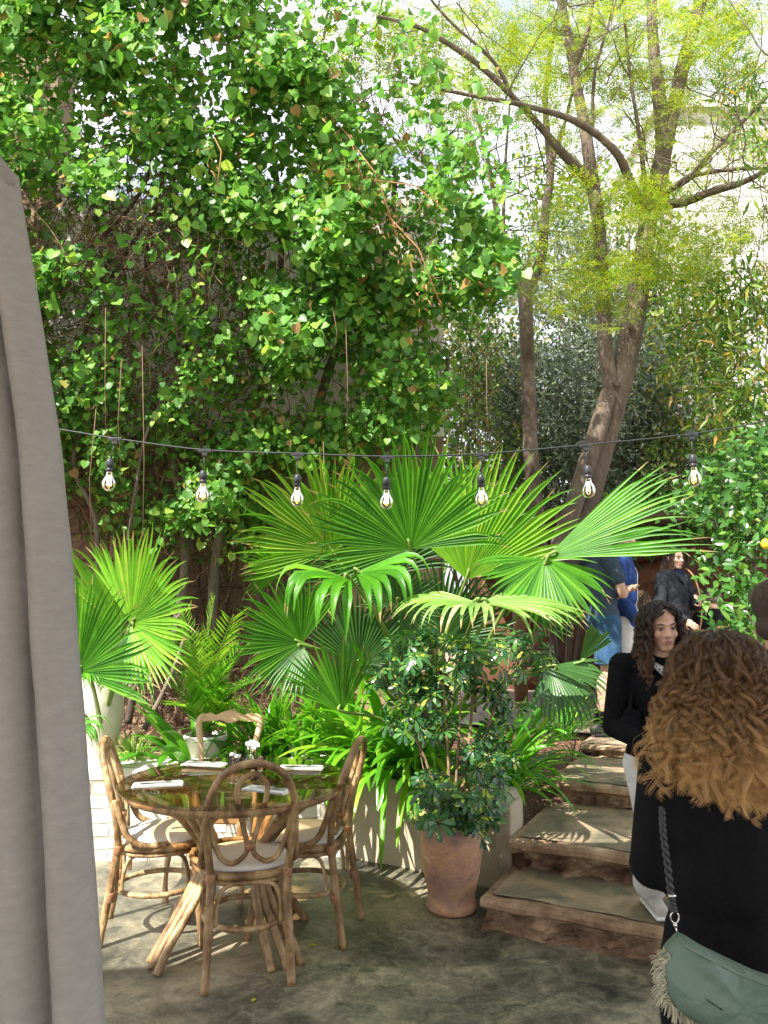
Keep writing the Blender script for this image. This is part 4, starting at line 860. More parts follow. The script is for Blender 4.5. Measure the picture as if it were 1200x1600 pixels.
for i in range(330):   # fine twigs
    s = random.choice(b2+br[:2]); p = random.choice(s[len(s)//3:]).copy(); a = Vector((random.gauss(-.1, .8), random.gauss(-.2, .5), random.gauss(.35, .6))).normalized(); pts = []; r = rnd(.003, .008)
    for q in range(9): pts.append(p.copy()); p = p+a*rnd(.06, .13); a = (a+Vector((random.gauss(0, .2), random.gauss(0, .15), random.gauss(.02, .2)))).normalized()
    m.tube(pts, np.linspace(r, r*.35, 9), 4, cap=False)
    if i % 2 == 0: b2.append(pts)
for (bx, by, Y_) in ((985, 510, Y-.13), (965, 600, Y-.14), (1000, 440, Y-.11)):
    m.ell(P(bx, by, Y_), (.03, .03, .035), 8)
m.build('trunk', M_bark, t2).location = -t2.location
# one feathery leaf: rachis with pinnae of tiny leaflets
def feather_tpl():
    v = []; f = []
    for i in range(10):
        y = .12+.8*i/10; ln = (.30*math.sin(PI*(.12+.80*(i/10)))+.05)*rnd(.8, 1.15)
        for s in (-1, 1):
            d = Vector((s*.80, rnd(.35, .75), rnd(-.35, .12))).normalized(); sd = Vector((-d.y*s, d.x*s, 0))
            for j in range(5):
                q = (j+.6+rnd(-.2, .2))/5; c = Vector((0, y, 0))+d*ln*q
                for s2 in (-1, 1):
                    e = c+(sd*s2*rnd(.5, .9)+d*.7+Vector((0, 0, rnd(-.3, .2))))*.072*(1.15-q*.5)*rnd(.7, 1.2); wdt = d*.017; b = len(v)
                    v += [tuple(c), tuple(c.lerp(e, .5)+wdt), tuple(e), tuple(c.lerp(e, .5)-wdt)]; f.append((b, b+1, b+2, b+3))
    b = len(v); v += [(-.006, 0, 0), (.006, 0, 0), (0, 1, -.05)]; f.append((b, b+1, b+2)); return v, f
FT = [feather_tpl() for _ in range(6)]
pos = []; d = []; sc = []
def jac_at(px, py, Y, rx, ry, n, dz=0):
    for i in range(int(n*2.3)):
        p = P(px+random.gauss(0, rx), py+random.gauss(0, ry), Y+random.gauss(0, .35)); pos.append(tuple(p)); d.append((random.gauss(0, .8), random.gauss(-.2, .6), random.gauss(-.30, .35))); sc.append(rnd(.30, .50))
for a in ((1060, 380, 6.3, 55, 35, 26), (880, 395, 6.0, 40, 14, 7), (930, 425, 5.9, 35, 16, 7), (890, 490, 5.9, 20, 12, 3), (980, 200, 6.8, 60, 90, 34), (1110, 110, 6.4, 55, 90, 40), (850, 80, 6.4, 70, 60, 26), (760, 130, 6, 60, 50, 14), (1000, 60, 7.2, 60, 60, 30), (1130, 340, 6.2, 45, 40, 20), (660, 60, 5.6, 70, 40, 14), (960, 330, 6.6, 50, 30, 12), (720, 40, 6, 70, 30, 14), (1160, 30, 6, 50, 40, 22), (590, 100, 5.6, 40, 50, 7), (1040, 420, 7, 50, 25, 14), (900, 20, 6.6, 60, 30, 20), (1000, 290, 5.9, 35, 25, 7), (820, 30, 6.8, 90, 40, 24), (700, 180, 6.2, 60, 50, 10), (780, 300, 7.4, 40, 60, 10), (1150, 200, 6.6, 50, 60, 22), (600, 30, 5.8, 60, 30, 10), (940, 140, 7.4, 60, 60, 20)): jac_at(*a)
for i in range(150):   # crown above the frame: dapples the steps and the terrace
    p = Vector((rnd(-.6, 4.0), rnd(3.0, 7.0), rnd(5.9, 7.8)))
    if p.z < EYE+.94*p.y+.15: continue
    pos.append(tuple(p)); d.append((random.gauss(0, 1), random.gauss(0, 1), random.gauss(-.1, .25))); sc.append(rnd(.45, .7))
d = np.array(d); m = MB(); pos = np.array(pos); sc = np.array(sc)
for k_ in range(6): m.scatter(*FT[k_], pos[k_::6], d[k_::6], np.tile([0, -.45, .8], (len(pos[k_::6]), 1))+rv(len(pos[k_::6]), .45), sc[k_::6])
m.build('foliage', M_jac, t2).location = -t2.location

def cloud(px, py, Y, rx, ry, rY, n):
    v = nrm(rv(n))*(RNG.uniform(.25, 1, n)**.45)[:, None]
    return PA(px+v[:, 0]*rx, py+v[:, 1]*ry, Y+v[:, 2]*rY)
def shrub(name, label, cat, base, clouds, tpl, mt, size, ncl, per, jit, down=-.2, stems=10, grp=None, face=(-.2, -.6, .6), sr=.012):
    t = thing(name, label, cat, base, 0, grp); P_ = np.concatenate([cloud(*c, max(4, int(ncl*c[3]*c[4]/2500))) for c in clouds])
    P_ = P_[P_[:, 2] > base[2]-.05]
    q = np.repeat(P_, per, 0)+rv(len(P_)*per, jit); m = MB()
    cc = np.repeat(nrm(rv(len(P_))+np.array([0, -.4, .4])), per, 0)
    m.scatter(*tpl, q, nrm(cc*.7+rv(len(q), .6)+np.array([0, -.1, down])), nrm(rv(len(q), .5)+np.array(face)), RNG.uniform(size*.7, size*1.25, len(q)))
    m.build('foliage', mt, t).location = -t.location
    m = MB(); b = Vector(base)
    for i in range(stems*6):
        e = Vector(P_[RNG.integers(len(P_))]); r = sr*(1 if i < stems else .35)
        s = b if i < stems else b.lerp(Vector(P_[RNG.integers(len(P_))]), rnd(.4, .9))
        mid = s.lerp(e, .5)+Vector((rnd(-.1, .1), rnd(-.1, .1), rnd(0, .15))); sp = spline([s, mid, e], 5); m.tube(sp, np.linspace(r, r*.3, len(sp)), 5)
    m.build('stems', M_bark, t).location = -t.location
    return t
def gb(px, Y, z=.5): p = P(px, 900, Y); return (p.x, Y, z)
shrub('background_tree', 'broad mixed green tree mass farthest behind the olive tree', 'tree', gb(900, 12.5, 0), [(900, 560, 12.5, 190, 170, .6), (1050, 620, 12.3, 130, 150, .6), (780, 640, 12, 110, 150, .5), (950, 780, 12, 160, 60, .4), (1150, 740, 12, 90, 80, .4)], OVAL, M_hedge, .12, 30, 10, .16, stems=8, sr=.05)
shrub('olive_tree', 'dense grey green olive tree behind the slender pale trunk', 'tree', gb(880, 8.4, .55), [(870, 640, 8.4, 120, 110, .8, ), (780, 600, 8.6, 80, 90, .6), (960, 610, 8.8, 110, 130, .7), (870, 760, 8.4, 130, 70, .6), (890, 430, 9.0, 90, 90, .6), (1010, 700, 8.8, 60, 90, .5)], DIAM, M_olive, .085, 95, 16, .11, sr=.03)
shrub('hedge_shrub', 'loose yellow green shrub with dry patches between creeper and olive tree', 'shrub', gb(740, 7.6), [(735, 520, 7.6, 60, 110, .5), (760, 400, 7.9, 60, 60, .5), (720, 640, 7.4, 50, 90, .4), (780, 720, 7.9, 60, 60, .4), (690, 760, 6.9, 70, 70, .3)], OVAL, M_hedge, .06, 60, 11, .09)
shrub('hedge_shrub', 'sunlit yellow green hedge beneath the long leaved tree at right', 'shrub', gb(1080, 8.6), [(1060, 640, 8.6, 70, 90, .4), (1080, 740, 8.3, 80, 70, .4), (1000, 780, 8.6, 60, 50, .3), (1150, 700, 8.5, 60, 90, .4)], OVAL, M_hedge, .065, 60, 11, .10)
shrub('background_tree', 'hazy pale green tree crown behind the twin trunks', 'tree', gb(960, 10.5, .4), [(960, 330, 10.5, 130, 90, .7), (860, 300, 10.8, 60, 80, .5), (1060, 480, 10.2, 110, 90, .6), (990, 480, 10.5, 120, 80, .6)], OVAL, M_lance, .10, 34, 10, .16, sr=.05)
shrub('bay_tree', 'long leaved green and rust coloured tree at the right edge', 'tree', gb(1190, 6.8), [(1130, 480, 6.2, 90, 60, .5), (1180, 560, 6, 80, 80, .5), (1090, 530, 6.5, 70, 60, .4), (1160, 650, 6.1, 70, 60, .4), (1190, 440, 5.8, 50, 40, .3), (1120, 600, 6.5, 50, 40, .3), (1190, 230, 5.2, 30, 40, .2), (1160, 150, 5.4, 30, 40, .2)], LANCE, M_lance, .125, 34, 9, .10, down=-.5, sr=.014, stems=5)
shrub('citrus_tree', 'glossy citrus tree overhanging the people at the right', 'tree', gb(1230, 5.2, .62), [(1150, 760, 5.3, 90, 45, .35), (1180, 830, 5.1, 60, 50, .35), (1110, 790, 5.6, 50, 30, .3), (1195, 710, 5.2, 60, 40, .3), (1130, 880, 5.3, 34, 22, .2), (1080, 790, 5.8, 40, 22, .2), (1150, 1000-25, 4.7, 26, 36, .12), (1165, 925, 4.8, 34, 30, .2)], OVAL, M_citrus, .075, 44, 8, .07, sr=.012, stems=6)
shrub('background_shrub', 'dark shrubbery over the shelter roof behind the standing people', 'shrub', gb(1000, 8.3, .6), [(1010, 810, 8.0, 90, 40, .3), (1110, 800, 7.9, 90, 40, .3), (940, 850, 8.1, 50, 50, .3), (1180, 800, 7.9, 60, 40, .3)], OVAL, M_citrus, .07, 60, 9, .10, stems=2)
m = MB()
lm = thing('lemon', 'yellow lemon hanging in the citrus tree at the right edge', 'fruit', P(1196, 850, 4.75)); MB().ell((0, 0, 0), (.028, .028, .034), 14).build('fruit_body', mat('lemon_skin', [(.3, (.75, .50, .02)), (.7, (.85, .62, .04))], rough=.4, scale=40, bump=.1), lm)
m = MB(); q_ = []
for i in range(1500):
    x = rnd(-2.6, 2.2); y = rnd(4.9, 6.6); z = bed_z(x, y)
    if z > .2: q_.append((x, y, z+.008))
q_ = np.array(q_); ll_ = m.scatter(*LANCE, q_, rv(len(q_))*np.array([1, 1, .15]), np.tile([0, 0, 1.], (len(q_), 1))+rv(len(q_), .3), RNG.uniform(.02, .07, len(q_))).build('leaf_litter', M_dry); struct(ll_, 'stuff')
# ---- fallen leaves
for i, (px_, py_, a, s, lb) in enumerate(((482, 1480, .3, .05, 'yellow fallen leaf beside the foot of the dining table'), (393, 1568, 1.2, .035, 'small green fallen leaf in front of the front chair'), (870, 1472, 2.2, .03, 'tiny dry fallen leaf before the lowest step'))):
    xr = (px_-600)/1200; yr = (800-py_)/1200; k_ = -EYE/(math.sin(PITCH)+yr*math.cos(PITCH)); c = (xr*k_, (math.cos(PITCH)-yr*math.sin(PITCH))*k_, .006)
    t = tag(MB().scatter(*OVAL, [(0, 0, 0)], [(math.cos(a), math.sin(a), .05)], [(0, 0, 1)], [s]).build('fallen_leaf', leafmat('fallen_leaf', [(0, (.45, .42, .03)), (1, (.5, .5, .05))], trans=.2) if i == 0 else bpy.data.materials['fallen_leaf']), lb, 'leaf', 'fallen leaves'); t.location = c
# ================================================================== PEOPLE
def voxel(name, mb, vox, smooth, mt, parent):
    o = mb.build(name, mt, parent); r = o.modifiers.new('remesh', 'REMESH'); r.mode = 'VOXEL'; r.voxel_size = vox; r.use_smooth_shade = True
    if smooth: s = o.modifiers.new('smooth', 'SMOOTH'); s.factor = .5; s.iterations = smooth
    dg = bpy.context.evaluated_depsgraph_get(); me = bpy.data.meshes.new_from_object(o.evaluated_get(dg)); o.modifiers.clear(); o.data = me; me.name = name
    me.polygons.foreach_set('use_smooth', np.ones(len(me.polygons), bool)); return o
def fabric(name, a, b, rough=.9, sc=30, bump=.25, bs=8):
    m, t, bb = newmat(name); l = t.links.new; tc = t.nodes.new('ShaderNodeTexCoord')
    n = t.nodes.new('ShaderNodeTexNoise'); n.inputs['Scale'].default_value = sc; n.inputs['Detail'].default_value = 6; r = ramp(t, [(.3, a), (.7, b)])
    n2 = t.nodes.new('ShaderNodeTexNoise'); n2.inputs['Scale'].default_value = bs; n2.inputs['Detail'].default_value = 3; n2.inputs['Distortion'].default_value = 1.2
    bp = t.nodes.new('ShaderNodeBump'); bp.inputs['Strength'].default_value = bump; bp.inputs['Distance'].default_value = .05
    l(tc.outputs['Object'], n.inputs['Vector']); l(tc.outputs['Object'], n2.inputs['Vector']); l(n.outputs[0], r.inputs[0]); l(r.outputs[0], bb.inputs['Base Color']); l(n2.outputs[0], bp.inputs['Height']); l(bp.outputs[0], bb.inputs['Normal'])
    bb.inputs['Roughness'].default_value = rough; bb.inputs['Specular IOR Level'].default_value = .25; return m
def joints(H, **ov):
    J = dict(hipL=(-.09, 0, .90), hipR=(.09, 0, .90), kneeL=(-.10, .02, .50), kneeR=(.10, .02, .50), ankL=(-.10, -.02, .09), ankR=(.10, -.02, .09), toeL=(-.115, .15, .03), toeR=(.115, .15, .03),
             pel=(0, 0, .95), waist=(0, 0, 1.09), chest=(0, 0, 1.27), neck=(0, -.01, 1.43), head=(0, .02, 1.585), shL=(-.172, -.01, 1.385), shR=(.172, -.01, 1.385),
             elL=(-.22, -.03, 1.10), elR=(.22, -.03, 1.10), wrL=(-.235, .06, .86), wrR=(.235, .06, .86))
    J.update(ov); s = H/1.7
    return {k: Vector(v)*s for k, v in J.items()}
def rotM(yaw=0, pitch=0, roll=0): return (Matrix.Rotation(yaw, 3, 'Z') @ Matrix.Rotation(pitch, 3, 'X') @ Matrix.Rotation(roll, 3, 'Y'))
def head_parts(m, c, M, s):
    def E(p, r): m.ell(c+M @ (Vector(p)*s), Vector(r)*s, 14, M)
    def K(a, b, ra, rb): m.cap(c+M @ (Vector(a)*s), c+M @ (Vector(b)*s), ra*s, rb*s, 10)
    E((0, -.015, .03), (.074, .092, .088)); E((0, .028, -.022), (.058, .060, .088)); E((0, .066, -.090), (.018, .017, .016)); E((0, .040, .042), (.054, .038, .042))
    for q in (-1, 1):
        K((q*.046, .005, -.055), (q*.012, .060, -.092), .018, .018); E((q*.034, .058, -.026), (.024, .024, .024)); E((q*.011, .095, -.031), (.0085, .009, .007)); E((q*.073, -.008, -.004), (.009, .017, .029))
        K((q*.012, .084, .021), (q*.045, .068, .020), .0085, .007)
    K((0, .082, .012), (0, .103, -.026), .0075, .0115); E((0, .078, -.060), (.025, .014, .017))
def face_parts(c, M, s, parent, look=0, lip=(.36, .16, .14)):
    def W(p): return c+M @ (Vector(p)*s)
    for q in (-1, 1):
        e = MB().ell(W((q*.030, .0735, -.001)), Vector((.0120, .0112, .0058))*s, 14, M).build('eye', bpy.data.materials.get('eye_white') or plain('eye_white', (.42, .38, .35), .3), parent)
        MB().ell(W((q*.030+look*.002, .0828, .0)), Vector((.0056, .0034, .0056))*s, 12, M).build('iris', bpy.data.materials.get('iris') or plain('iris', (.03, .015, .008), .15), e)
    m = MB()
    for q in (-1, 1):
        m.tube([W((q*.016, .083, .002)), W((q*.024, .087, .0075)), W((q*.034, .085, .008)), W((q*.044, .076, .002))], [.0008*s, .0017*s, .0019*s, .0008*s], 6)
        m.tube([W((q*.012, .092, .019)), W((q*.024, .0895, .0245)), W((q*.036, .082, .025)), W((q*.048, .071, .018))], [.0015*s, .0032*s, .003*s, .001*s], 6)
    m.build('eyebrows', bpy.data.materials.get('brow') or plain('brow', (.03, .017, .01), .8), parent)
    m = MB(); m.ell(W((0, .0895, -.0565)), Vector((.021, .0065, .0042))*s, 12, M); m.ell(W((0, .0895, -.0645)), Vector((.018, .0070, .0050))*s, 12, M)
    m.build('lips', plain('lips', lip, .4), parent)
def hand(m, w_, d, n, s, curl=.5, flip=1):
    d = Vector(d).normalized(); n = Vector(n); n = (n-d*n.dot(d)).normalized(); x = d.cross(n)*flip
    M = Matrix((x, d, n)).transposed(); m.ell(w_+d*.045*s, Vector((.038, .050, .015))*s, 12, M)
    for i, (o_, L_) in enumerate(((-.028, .062), (-.010, .074), (.009, .070), (.027, .056))):
        a = w_+(d*.082+x*o_)*s; dd = d; rr = .0085*s
        for q in range(3):
            dd = (dd+n*curl*(.55+.08*i)).normalized(); b = a+dd*L_*s*(.45, .32, .25)[q]; m.cap(a, b, rr, rr*.9, 8); a = b; rr *= .92
    a = w_+(d*.03-x*.030)*s; b = a+(d*.5-x*.6+n*.5).normalized()*.032*s; m.cap(a, b, .011*s, .0095*s, 8); m.cap(b, b+(d*.8-x*.1+n*.6*curl).normalized()*.028*s, .0095*s, .008*s, 8)
def human(label, loc, rz, J, H, M=None, vox=.010, handsL=None, handsR=None, seated=False):
    t = thing('person', label, 'person', loc, rz); s = H/1.7; m = MB(); M = M or Matrix.Identity(3)
    m.ell(J['pel'], Vector((.155, .105, .12))*s, 16); m.ell(J['chest'], Vector((.150, .098, .19))*s, 16); m.cap(J['pel'], J['chest'], .11*s, .115*s); 
    m.cap(J['neck']-Vector((0, 0, .03)), J['head']+M @ Vector((0, -.02, -.05)), .056*s, .050*s); m.cap(J['shL'], J['shR'], .052*s, .052*s); m.cap(J['shL']*.4+J['neck']*.6, J['shR']*.4+J['neck']*.6, .058*s, .058*s)
    head_parts(m, J['head'], M, s*1.0)
    for q, hd in (('L', handsL), ('R', handsR)):
        m.cap(J['sh'+q], J['el'+q], .050*s, .039*s); m.cap(J['el'+q], J['wr'+q], .040*s, .026*s)
        if hd is None: hd = ((J['wr'+q]-J['el'+q])+Vector((0, .02, -.02)), Vector((1 if q == 'L' else -1, .3, 0)), .35)
        hand(m, J['wr'+q], hd[0], hd[1], s, hd[2], 1 if q == 'R' else -1)
        m.cap(J['hip'+q], J['knee'+q], .082*s, .056*s); m.cap(J['knee'+q], J['ank'+q], .053*s, .036*s)
        calf = J['knee'+q].lerp(J['ank'+q], .3)-Vector((0, .018*s, 0)); m.ell(calf, Vector((.048, .055, .11))*s, 12)
        m.cap(J['ank'+q]-Vector((0, .03*s, .04*s)), J['toe'+q], .036*s, .024*s)
    b = voxel('body', m, vox, 3, M_skin, t); return t
def top(t, J, H, mt, sleeve=1.0, r=1.0, hem=.0, name='sweater', vox=.012, length=.0):
    s = H/1.7; m = MB(); a = r*s
    m.ell(J['chest'], Vector((.168, .118, .20))*a, 18); m.cap(J['waist'], J['chest'], .128*a, .135*a); m.ell(J['waist'], Vector((.155, .118, .14))*a, 18)
    m.ell(J['pel']+Vector((0, 0, .02-length*.5)), Vector((.172, .125, .12+length*.6))*a, 18)
    m.cap(J['shL'], J['shR'], .064*a, .064*a); m.cap(J['shL']*.45+J['neck']*.55+Vector((0, 0, -.0)), J['shR']*.45+J['neck']*.55, .064*a, .064*a)
    for q in 'LR':
        if sleeve >= .99: m.cap(J['sh'+q], J['el'+q], .066*a, .055*a); m.cap(J['el'+q], J['el'+q].lerp(J['wr'+q], .93), .056*a, .040*a)
        else: m.cap(J['sh'+q], J['sh'+q].lerp(J['el'+q], sleeve), .068*a, .062*a)
    return voxel(name, m, vox, 3, mt, t)
def trousers(t, J, H, mt, leg=1., r=1., name='trousers', vox=.012, wide=0.):
    s = H/1.7; m = MB(); a = r*s; m.ell(J['pel']-Vector((0, 0, .03*s)), Vector((.168, .120, .12))*a, 18)
    for q in 'LR':
        if leg >= .99: m.cap(J['hip'+q], J['knee'+q], .096*a, .070*a+wide*.3); m.tube([J['knee'+q]+Vector((0, 0, .03)), J['knee'+q], J['knee'+q].lerp(J['ank'+q], .5), J['knee'+q].lerp(J['ank'+q], .93)], [.066*a+wide*.3, .070*a+wide*.4, .066*a+wide, .064*a+wide*1.3], 16)
        else: m.tube([J['hip'+q]+Vector((0, 0, .02)), J['hip'+q].lerp(J['knee'+q], .5), J['hip'+q].lerp(J['knee'+q], leg/.9)], [.100*a, .098*a, .098*a], 16)
    return voxel(name, m, vox, 2, mt, t)
def shoes(t, J, H, mt, sole=None):
    s = H/1.7
    for q in 'LR':
        m = MB(); a = J['ank'+q]; b = J['toe'+q]; f_ = (b-a); f_.z = 0; f_.normalize(); z0 = min(a.z-.075*s, b.z-.02*s)
        m.cap(Vector((a.x, a.y, z0+.045*s))-f_*.03*s, Vector((b.x, b.y, z0+.036*s)), .042*s, .034*s); m.cap(a-f_*.02*s-Vector((0, 0, .04*s)), a+Vector((0, 0, .005*s)), .044*s, .042*s)
        o = voxel('shoe', m, .008, 2, mt, t)
        if sole: bevel(MB().box((a.lerp(b, .5).x, a.lerp(b, .5).y, z0+.008*s), (.078*s, .27*s, .014*s), math.atan2(-f_.x, f_.y)).build('sole', sole, o, smooth=False), .008, 3)
def hair_mat(name, root, mid, tip, rough=.38):
    m, t, b = newmat(name); l = t.links.new; ci = t.nodes.new('ShaderNodeHairInfo'); r = ramp(t, [(0, root), (.45, mid), (1, tip)])
    ad = t.nodes.new('ShaderNodeMath'); ad.operation = 'MULTIPLY_ADD'; ad.inputs[1].default_value = .6; sb = t.nodes.new('ShaderNodeMath'); sb.operation = 'SUBTRACT'; sb.inputs[1].default_value = .33
    l(ci.outputs['Random'], ad.inputs[0]); l(ci.outputs['Intercept'], ad.inputs[2]); l(ad.outputs[0], sb.inputs[0]); l(sb.outputs[0], r.inputs[0]); l(r.outputs[0], b.inputs['Base Color'])
    b.inputs['Roughness'].default_value = rough; b.inputs['Specular IOR Level'].default_value = .8; b.inputs['Transmission Weight'].default_value = 0
    return m
def hair_curves(name, S, rad, mt, parent):
    N, K, _ = S.shape; h = bpy.data.hair_curves.new(name); h.add_curves([K]*N); h.attributes['position'].data.foreach_set('vector', S.astype(np.float32).ravel())
    a = h.attributes.get('radius') or h.attributes.new('radius', 'FLOAT', 'POINT'); rr = np.tile(rad*(1-.6*np.linspace(0, 1, K)**2), N).astype(np.float32); a.data.foreach_set('value', rr)
    h.materials.append(mt); o = bpy.data.objects.new(name, h); C.objects.link(o); o.parent = parent; return o
def hair(t, J, H, M, mt, locks, per, length, width, curl, pitch, K=40, rad=.00035, line=1.02, top_r=(.083, .100, .098), lock_r=.007, seed=1, front=.5, part=True, flare=.5, depth=.85, bottom=2.0, fringe=.0):
    rg = np.random.default_rng(seed); s = H/1.7; c = np.array(J['head']); Mm = np.array(M)
    az = rg.uniform(-PI, PI, locks); cmin = math.cos(bottom); ce = 1-rg.uniform(0, 1, locks)**.85*(1-cmin); el = np.arccos(ce)
    fw_ = np.cos(az); lim = np.where(fw_ > .35, line-.25*(fw_-.35), np.where(fw_ > -.1, line+(.35-fw_)*2.2, bottom)); ok = el < lim
    az = az[ok]; el = el[ok]; n = len(az)
    if part: # swept away from a centre parting
        sx = np.where(np.sin(az) >= 0, 1, -1); azt = sx*np.clip(np.abs(az), .95, None) if False else np.where(np.abs(az) < 1.25, sx*(1.25-(1.25-np.abs(az))*.35), az)
    else: azt = az
    T = np.linspace(0, 1, K); Ls = (length-.85*el*.095)*(1-.14*np.abs(np.sin(az))**2)*rg.uniform(.74, 1.06, n)
    rm_ = .095; ell = T[None]*Ls[:, None]; EM = PI*.56
    el_t = np.minimum(el[:, None]+ell/rm_, np.maximum(EM, el[:, None])); t_over = np.maximum(0, ell-(np.maximum(EM, el[:, None])-el[:, None])*rm_)
    wr_ = rg.uniform(.0, 1, n); puff = 1+((width/top_r[0]-1)*(.15+.85*wr_))[:, None]*np.clip(ell/.13, 0, 1)**.7
    bl = np.clip(ell/.05, 0, 1); azc = az[:, None]*(1-bl)+azt[:, None]*bl
    X = np.sin(el_t)*np.sin(azc)*top_r[0]*puff; cy = np.cos(azc); Y = np.sin(el_t)*cy*top_r[1]*np.where(cy > 0, 1+(puff-1)*front, 1+(puff-1)*depth)-.012; Z = np.cos(el_t)*top_r[2]*(1+(puff-1)*.35)+.03
    Z = Z-t_over; fl = 1+flare*np.clip(t_over/.25, 0, 1.2)*(.3+.7*wr_)[:, None]; X = X*fl; Y = Y*np.where(Y < 0, 1+(fl-1)*.5, 1)
    G = np.stack([X, Y, Z], -1)
    ph = rg.uniform(0, 2*PI, n); hd = rg.choice([-1, 1], n); pt = pitch*rg.uniform(.6, 1.9, n); ca = curl*rg.uniform(.3, 1.35, n)
    ang = ph[:, None]+hd[:, None]*2*PI*ell/pt[:, None]+1.3*np.sin(ell*rg.uniform(14, 40, n)[:, None]+ph[:, None]*2); am = ca[:, None]*np.clip(ell/.12, 0, 1)
    rad_ = np.stack([np.sin(azc), np.cos(azc), 0*azc], -1); tan_ = np.stack([np.cos(azc), -np.sin(azc), 0*azc], -1)
    G = G+rad_*(am*np.cos(ang)+am*.6)[..., None]+tan_*(am*np.sin(ang))[..., None]; G[..., 2] += am*.3*np.sin(ang+1)
    G += rg.normal(0, .010, (n, 1, 3))*T[None, :, None]
    off = rg.normal(0, 1, (n, per, 3)); off /= np.linalg.norm(off, axis=-1, keepdims=True)+1e-9; off *= lock_r*rg.uniform(.1, 1, (n, per, 1))
    S = G[:, None]+off[:, :, None]*(.75+.35*np.sin(T*9)[None, None, :, None]); S = S+np.cumsum(rg.normal(0, .00045, S.shape), 2)
    fly = rg.uniform(0, 1, (n, per, 1, 1)) > .93; S = S+fly*off[:, :, None]*T[None, None, :, None]*3
    S = S.reshape(-1, K, 3)*s; S = S @ Mm.T+c; return hair_curves('hair', S, rad, mt, t)
def scalp(t, J, H, M, mt, r=(.080, .098, .092), front=.0, drop=0):
    m = MB(); s = H/1.7; c = J['head']; m.ell(c+M @ (Vector((0, -.026, .036))*s), Vector((max(r[0], .079), max(r[1], .096), max(r[2], .092)))*s, 18, M)
    if drop: m.ell(c+M @ (Vector((0, -.045, -.05))*s), Vector((r[0]*.95, r[1]*.62, drop))*s, 16, M)
    return voxel('hair_base', m, .008, 2, mt, t)
M_hair_d = plain('dark_hair_base', (.010, .006, .004), .7)
# ---- foreground woman, back to the camera
H = 1.50; J = joints(H, elL=(-.185, .05, 1.10), wrL=(-.10, .25, 1.02), wrR=(.10, .25, 1.02), elR=(.20, .05, 1.10), shL=(-.155, 0, 1.37), shR=(.165, 0, 1.37)); M = rotM(.05, -.06)
fw = human('woman in a black coat seen from behind with long curly bronze hair', (.800, 1.86, 0), .0, J, H, M)
M_coat = fabric('black_coat', (.002, .002, .003), (.005, .005, .007), sc=120, bump=.35, bs=5)
top(fw, J, H, M_coat, r=1.16, name='coat', length=.34); trousers(fw, J, H, M_coat, r=1.0); shoes(fw, J, H, plain('black_leather', (.01, .01, .01), .4))
scalp(fw, J, H, M, plain('brown_hair_base', (.035, .017, .007), .8), r=(.084, .098, .092), drop=.14)
hm = hair_mat('bronze_hair', (.050, .025, .010), (.22, .11, .036), (.70, .43, .17))
hair(fw, J, H, M, hm, 2000, 25, .445, .132, .0125, .052, K=52, rad=.00026, lock_r=.0060, seed=4, top_r=(.092, .108, .105), flare=.75, depth=1.1)
# ---- the bag worn by the foreground woman
bgp = thing('shoulder_bag', 'sage green crossbody bag with a fluffy cream fringe on the black coat', 'bag', (.80, 1.55, .60)); BL = Vector((.80, 1.55, .60))
M_sage = fabric('sage_nylon', (.11, .17, .135), (.15, .22, .175), rough=.5, sc=4, bump=.5, bs=7)
tl = P(1060, 1465, 1.52); tr = P(1290, 1565, 1.50); bl_ = P(1040, 1560, 1.52); br_ = P(1240, 1680, 1.50)
outl = [P(*q, 1.52) for q in ((1057, 1466), (1068, 1463), (1110, 1488), (1160, 1512), (1220, 1535), (1290, 1556), (1300, 1600), (1262, 1668), (1200, 1652), (1130, 1612), (1075, 1586), (1045, 1560), (1034, 1528), (1036, 1500))]
cen_ = sum(outl, Vector())/len(outl); v = []; n = len(outl)*6; ol = spline(outl+[outl[0]], 6)[:-1]
rings = [(1.0, 0), (.985, -.020), (.93, -.036), (.75, -.050), (.4, -.058)]
for sgn in (1, -1):
    for k_, (sc_, dy_) in enumerate(rings):
        for i, p in enumerate(ol):
            q = cen_+(p-cen_)*sc_; wr_ = .006*math.sin(p.x*60+p.z*35)*(1-abs(sc_-.8))*(k_ > 1); v.append((q.x-BL.x, q.y+dy_*sgn+wr_-BL.y, q.z-BL.z))
    v.append((cen_.x-BL.x, cen_.y-.06*sgn-BL.y, cen_.z-BL.z))
n = len(ol); f = []
for h_ in (0, 1):
    o_ = h_*(5*n+1)
    for k_ in range(4):
        for i in range(n): f.append((o_+k_*n+i, o_+k_*n+(i+1) % n, o_+(k_+1)*n+(i+1) % n, o_+(k_+1)*n+i)[::(1 if h_ else -1)])
    for i in range(n): f.append((o_+4*n+i, o_+4*n+(i+1) % n, o_+5*n)[::(1 if h_ else -1)])
MB().add(v, f).build('bag_body', M_sage, bgp)
zp = [P(x, y, 1.462)-BL for x, y in ((1066, 1476), (1110, 1500), (1160, 1524), (1220, 1546), (1285, 1566))]
catmull_tube(MB(), zp, .0032, 6).build('zip_flap', M_sage, bgp)
M_fr = leafmat('cream_fringe', [(0, (.45, .43, .33)), (1, (.66, .64, .52))], trans=.2, rough=.9); m = MB()
edge_ = [P(x, y, 1.52)-BL for x, y in ((1042, 1490), (1032, 1525), (1042, 1560), (1072, 1588), (1120, 1612), (1170, 1640))]; es = spline(edge_, 14)
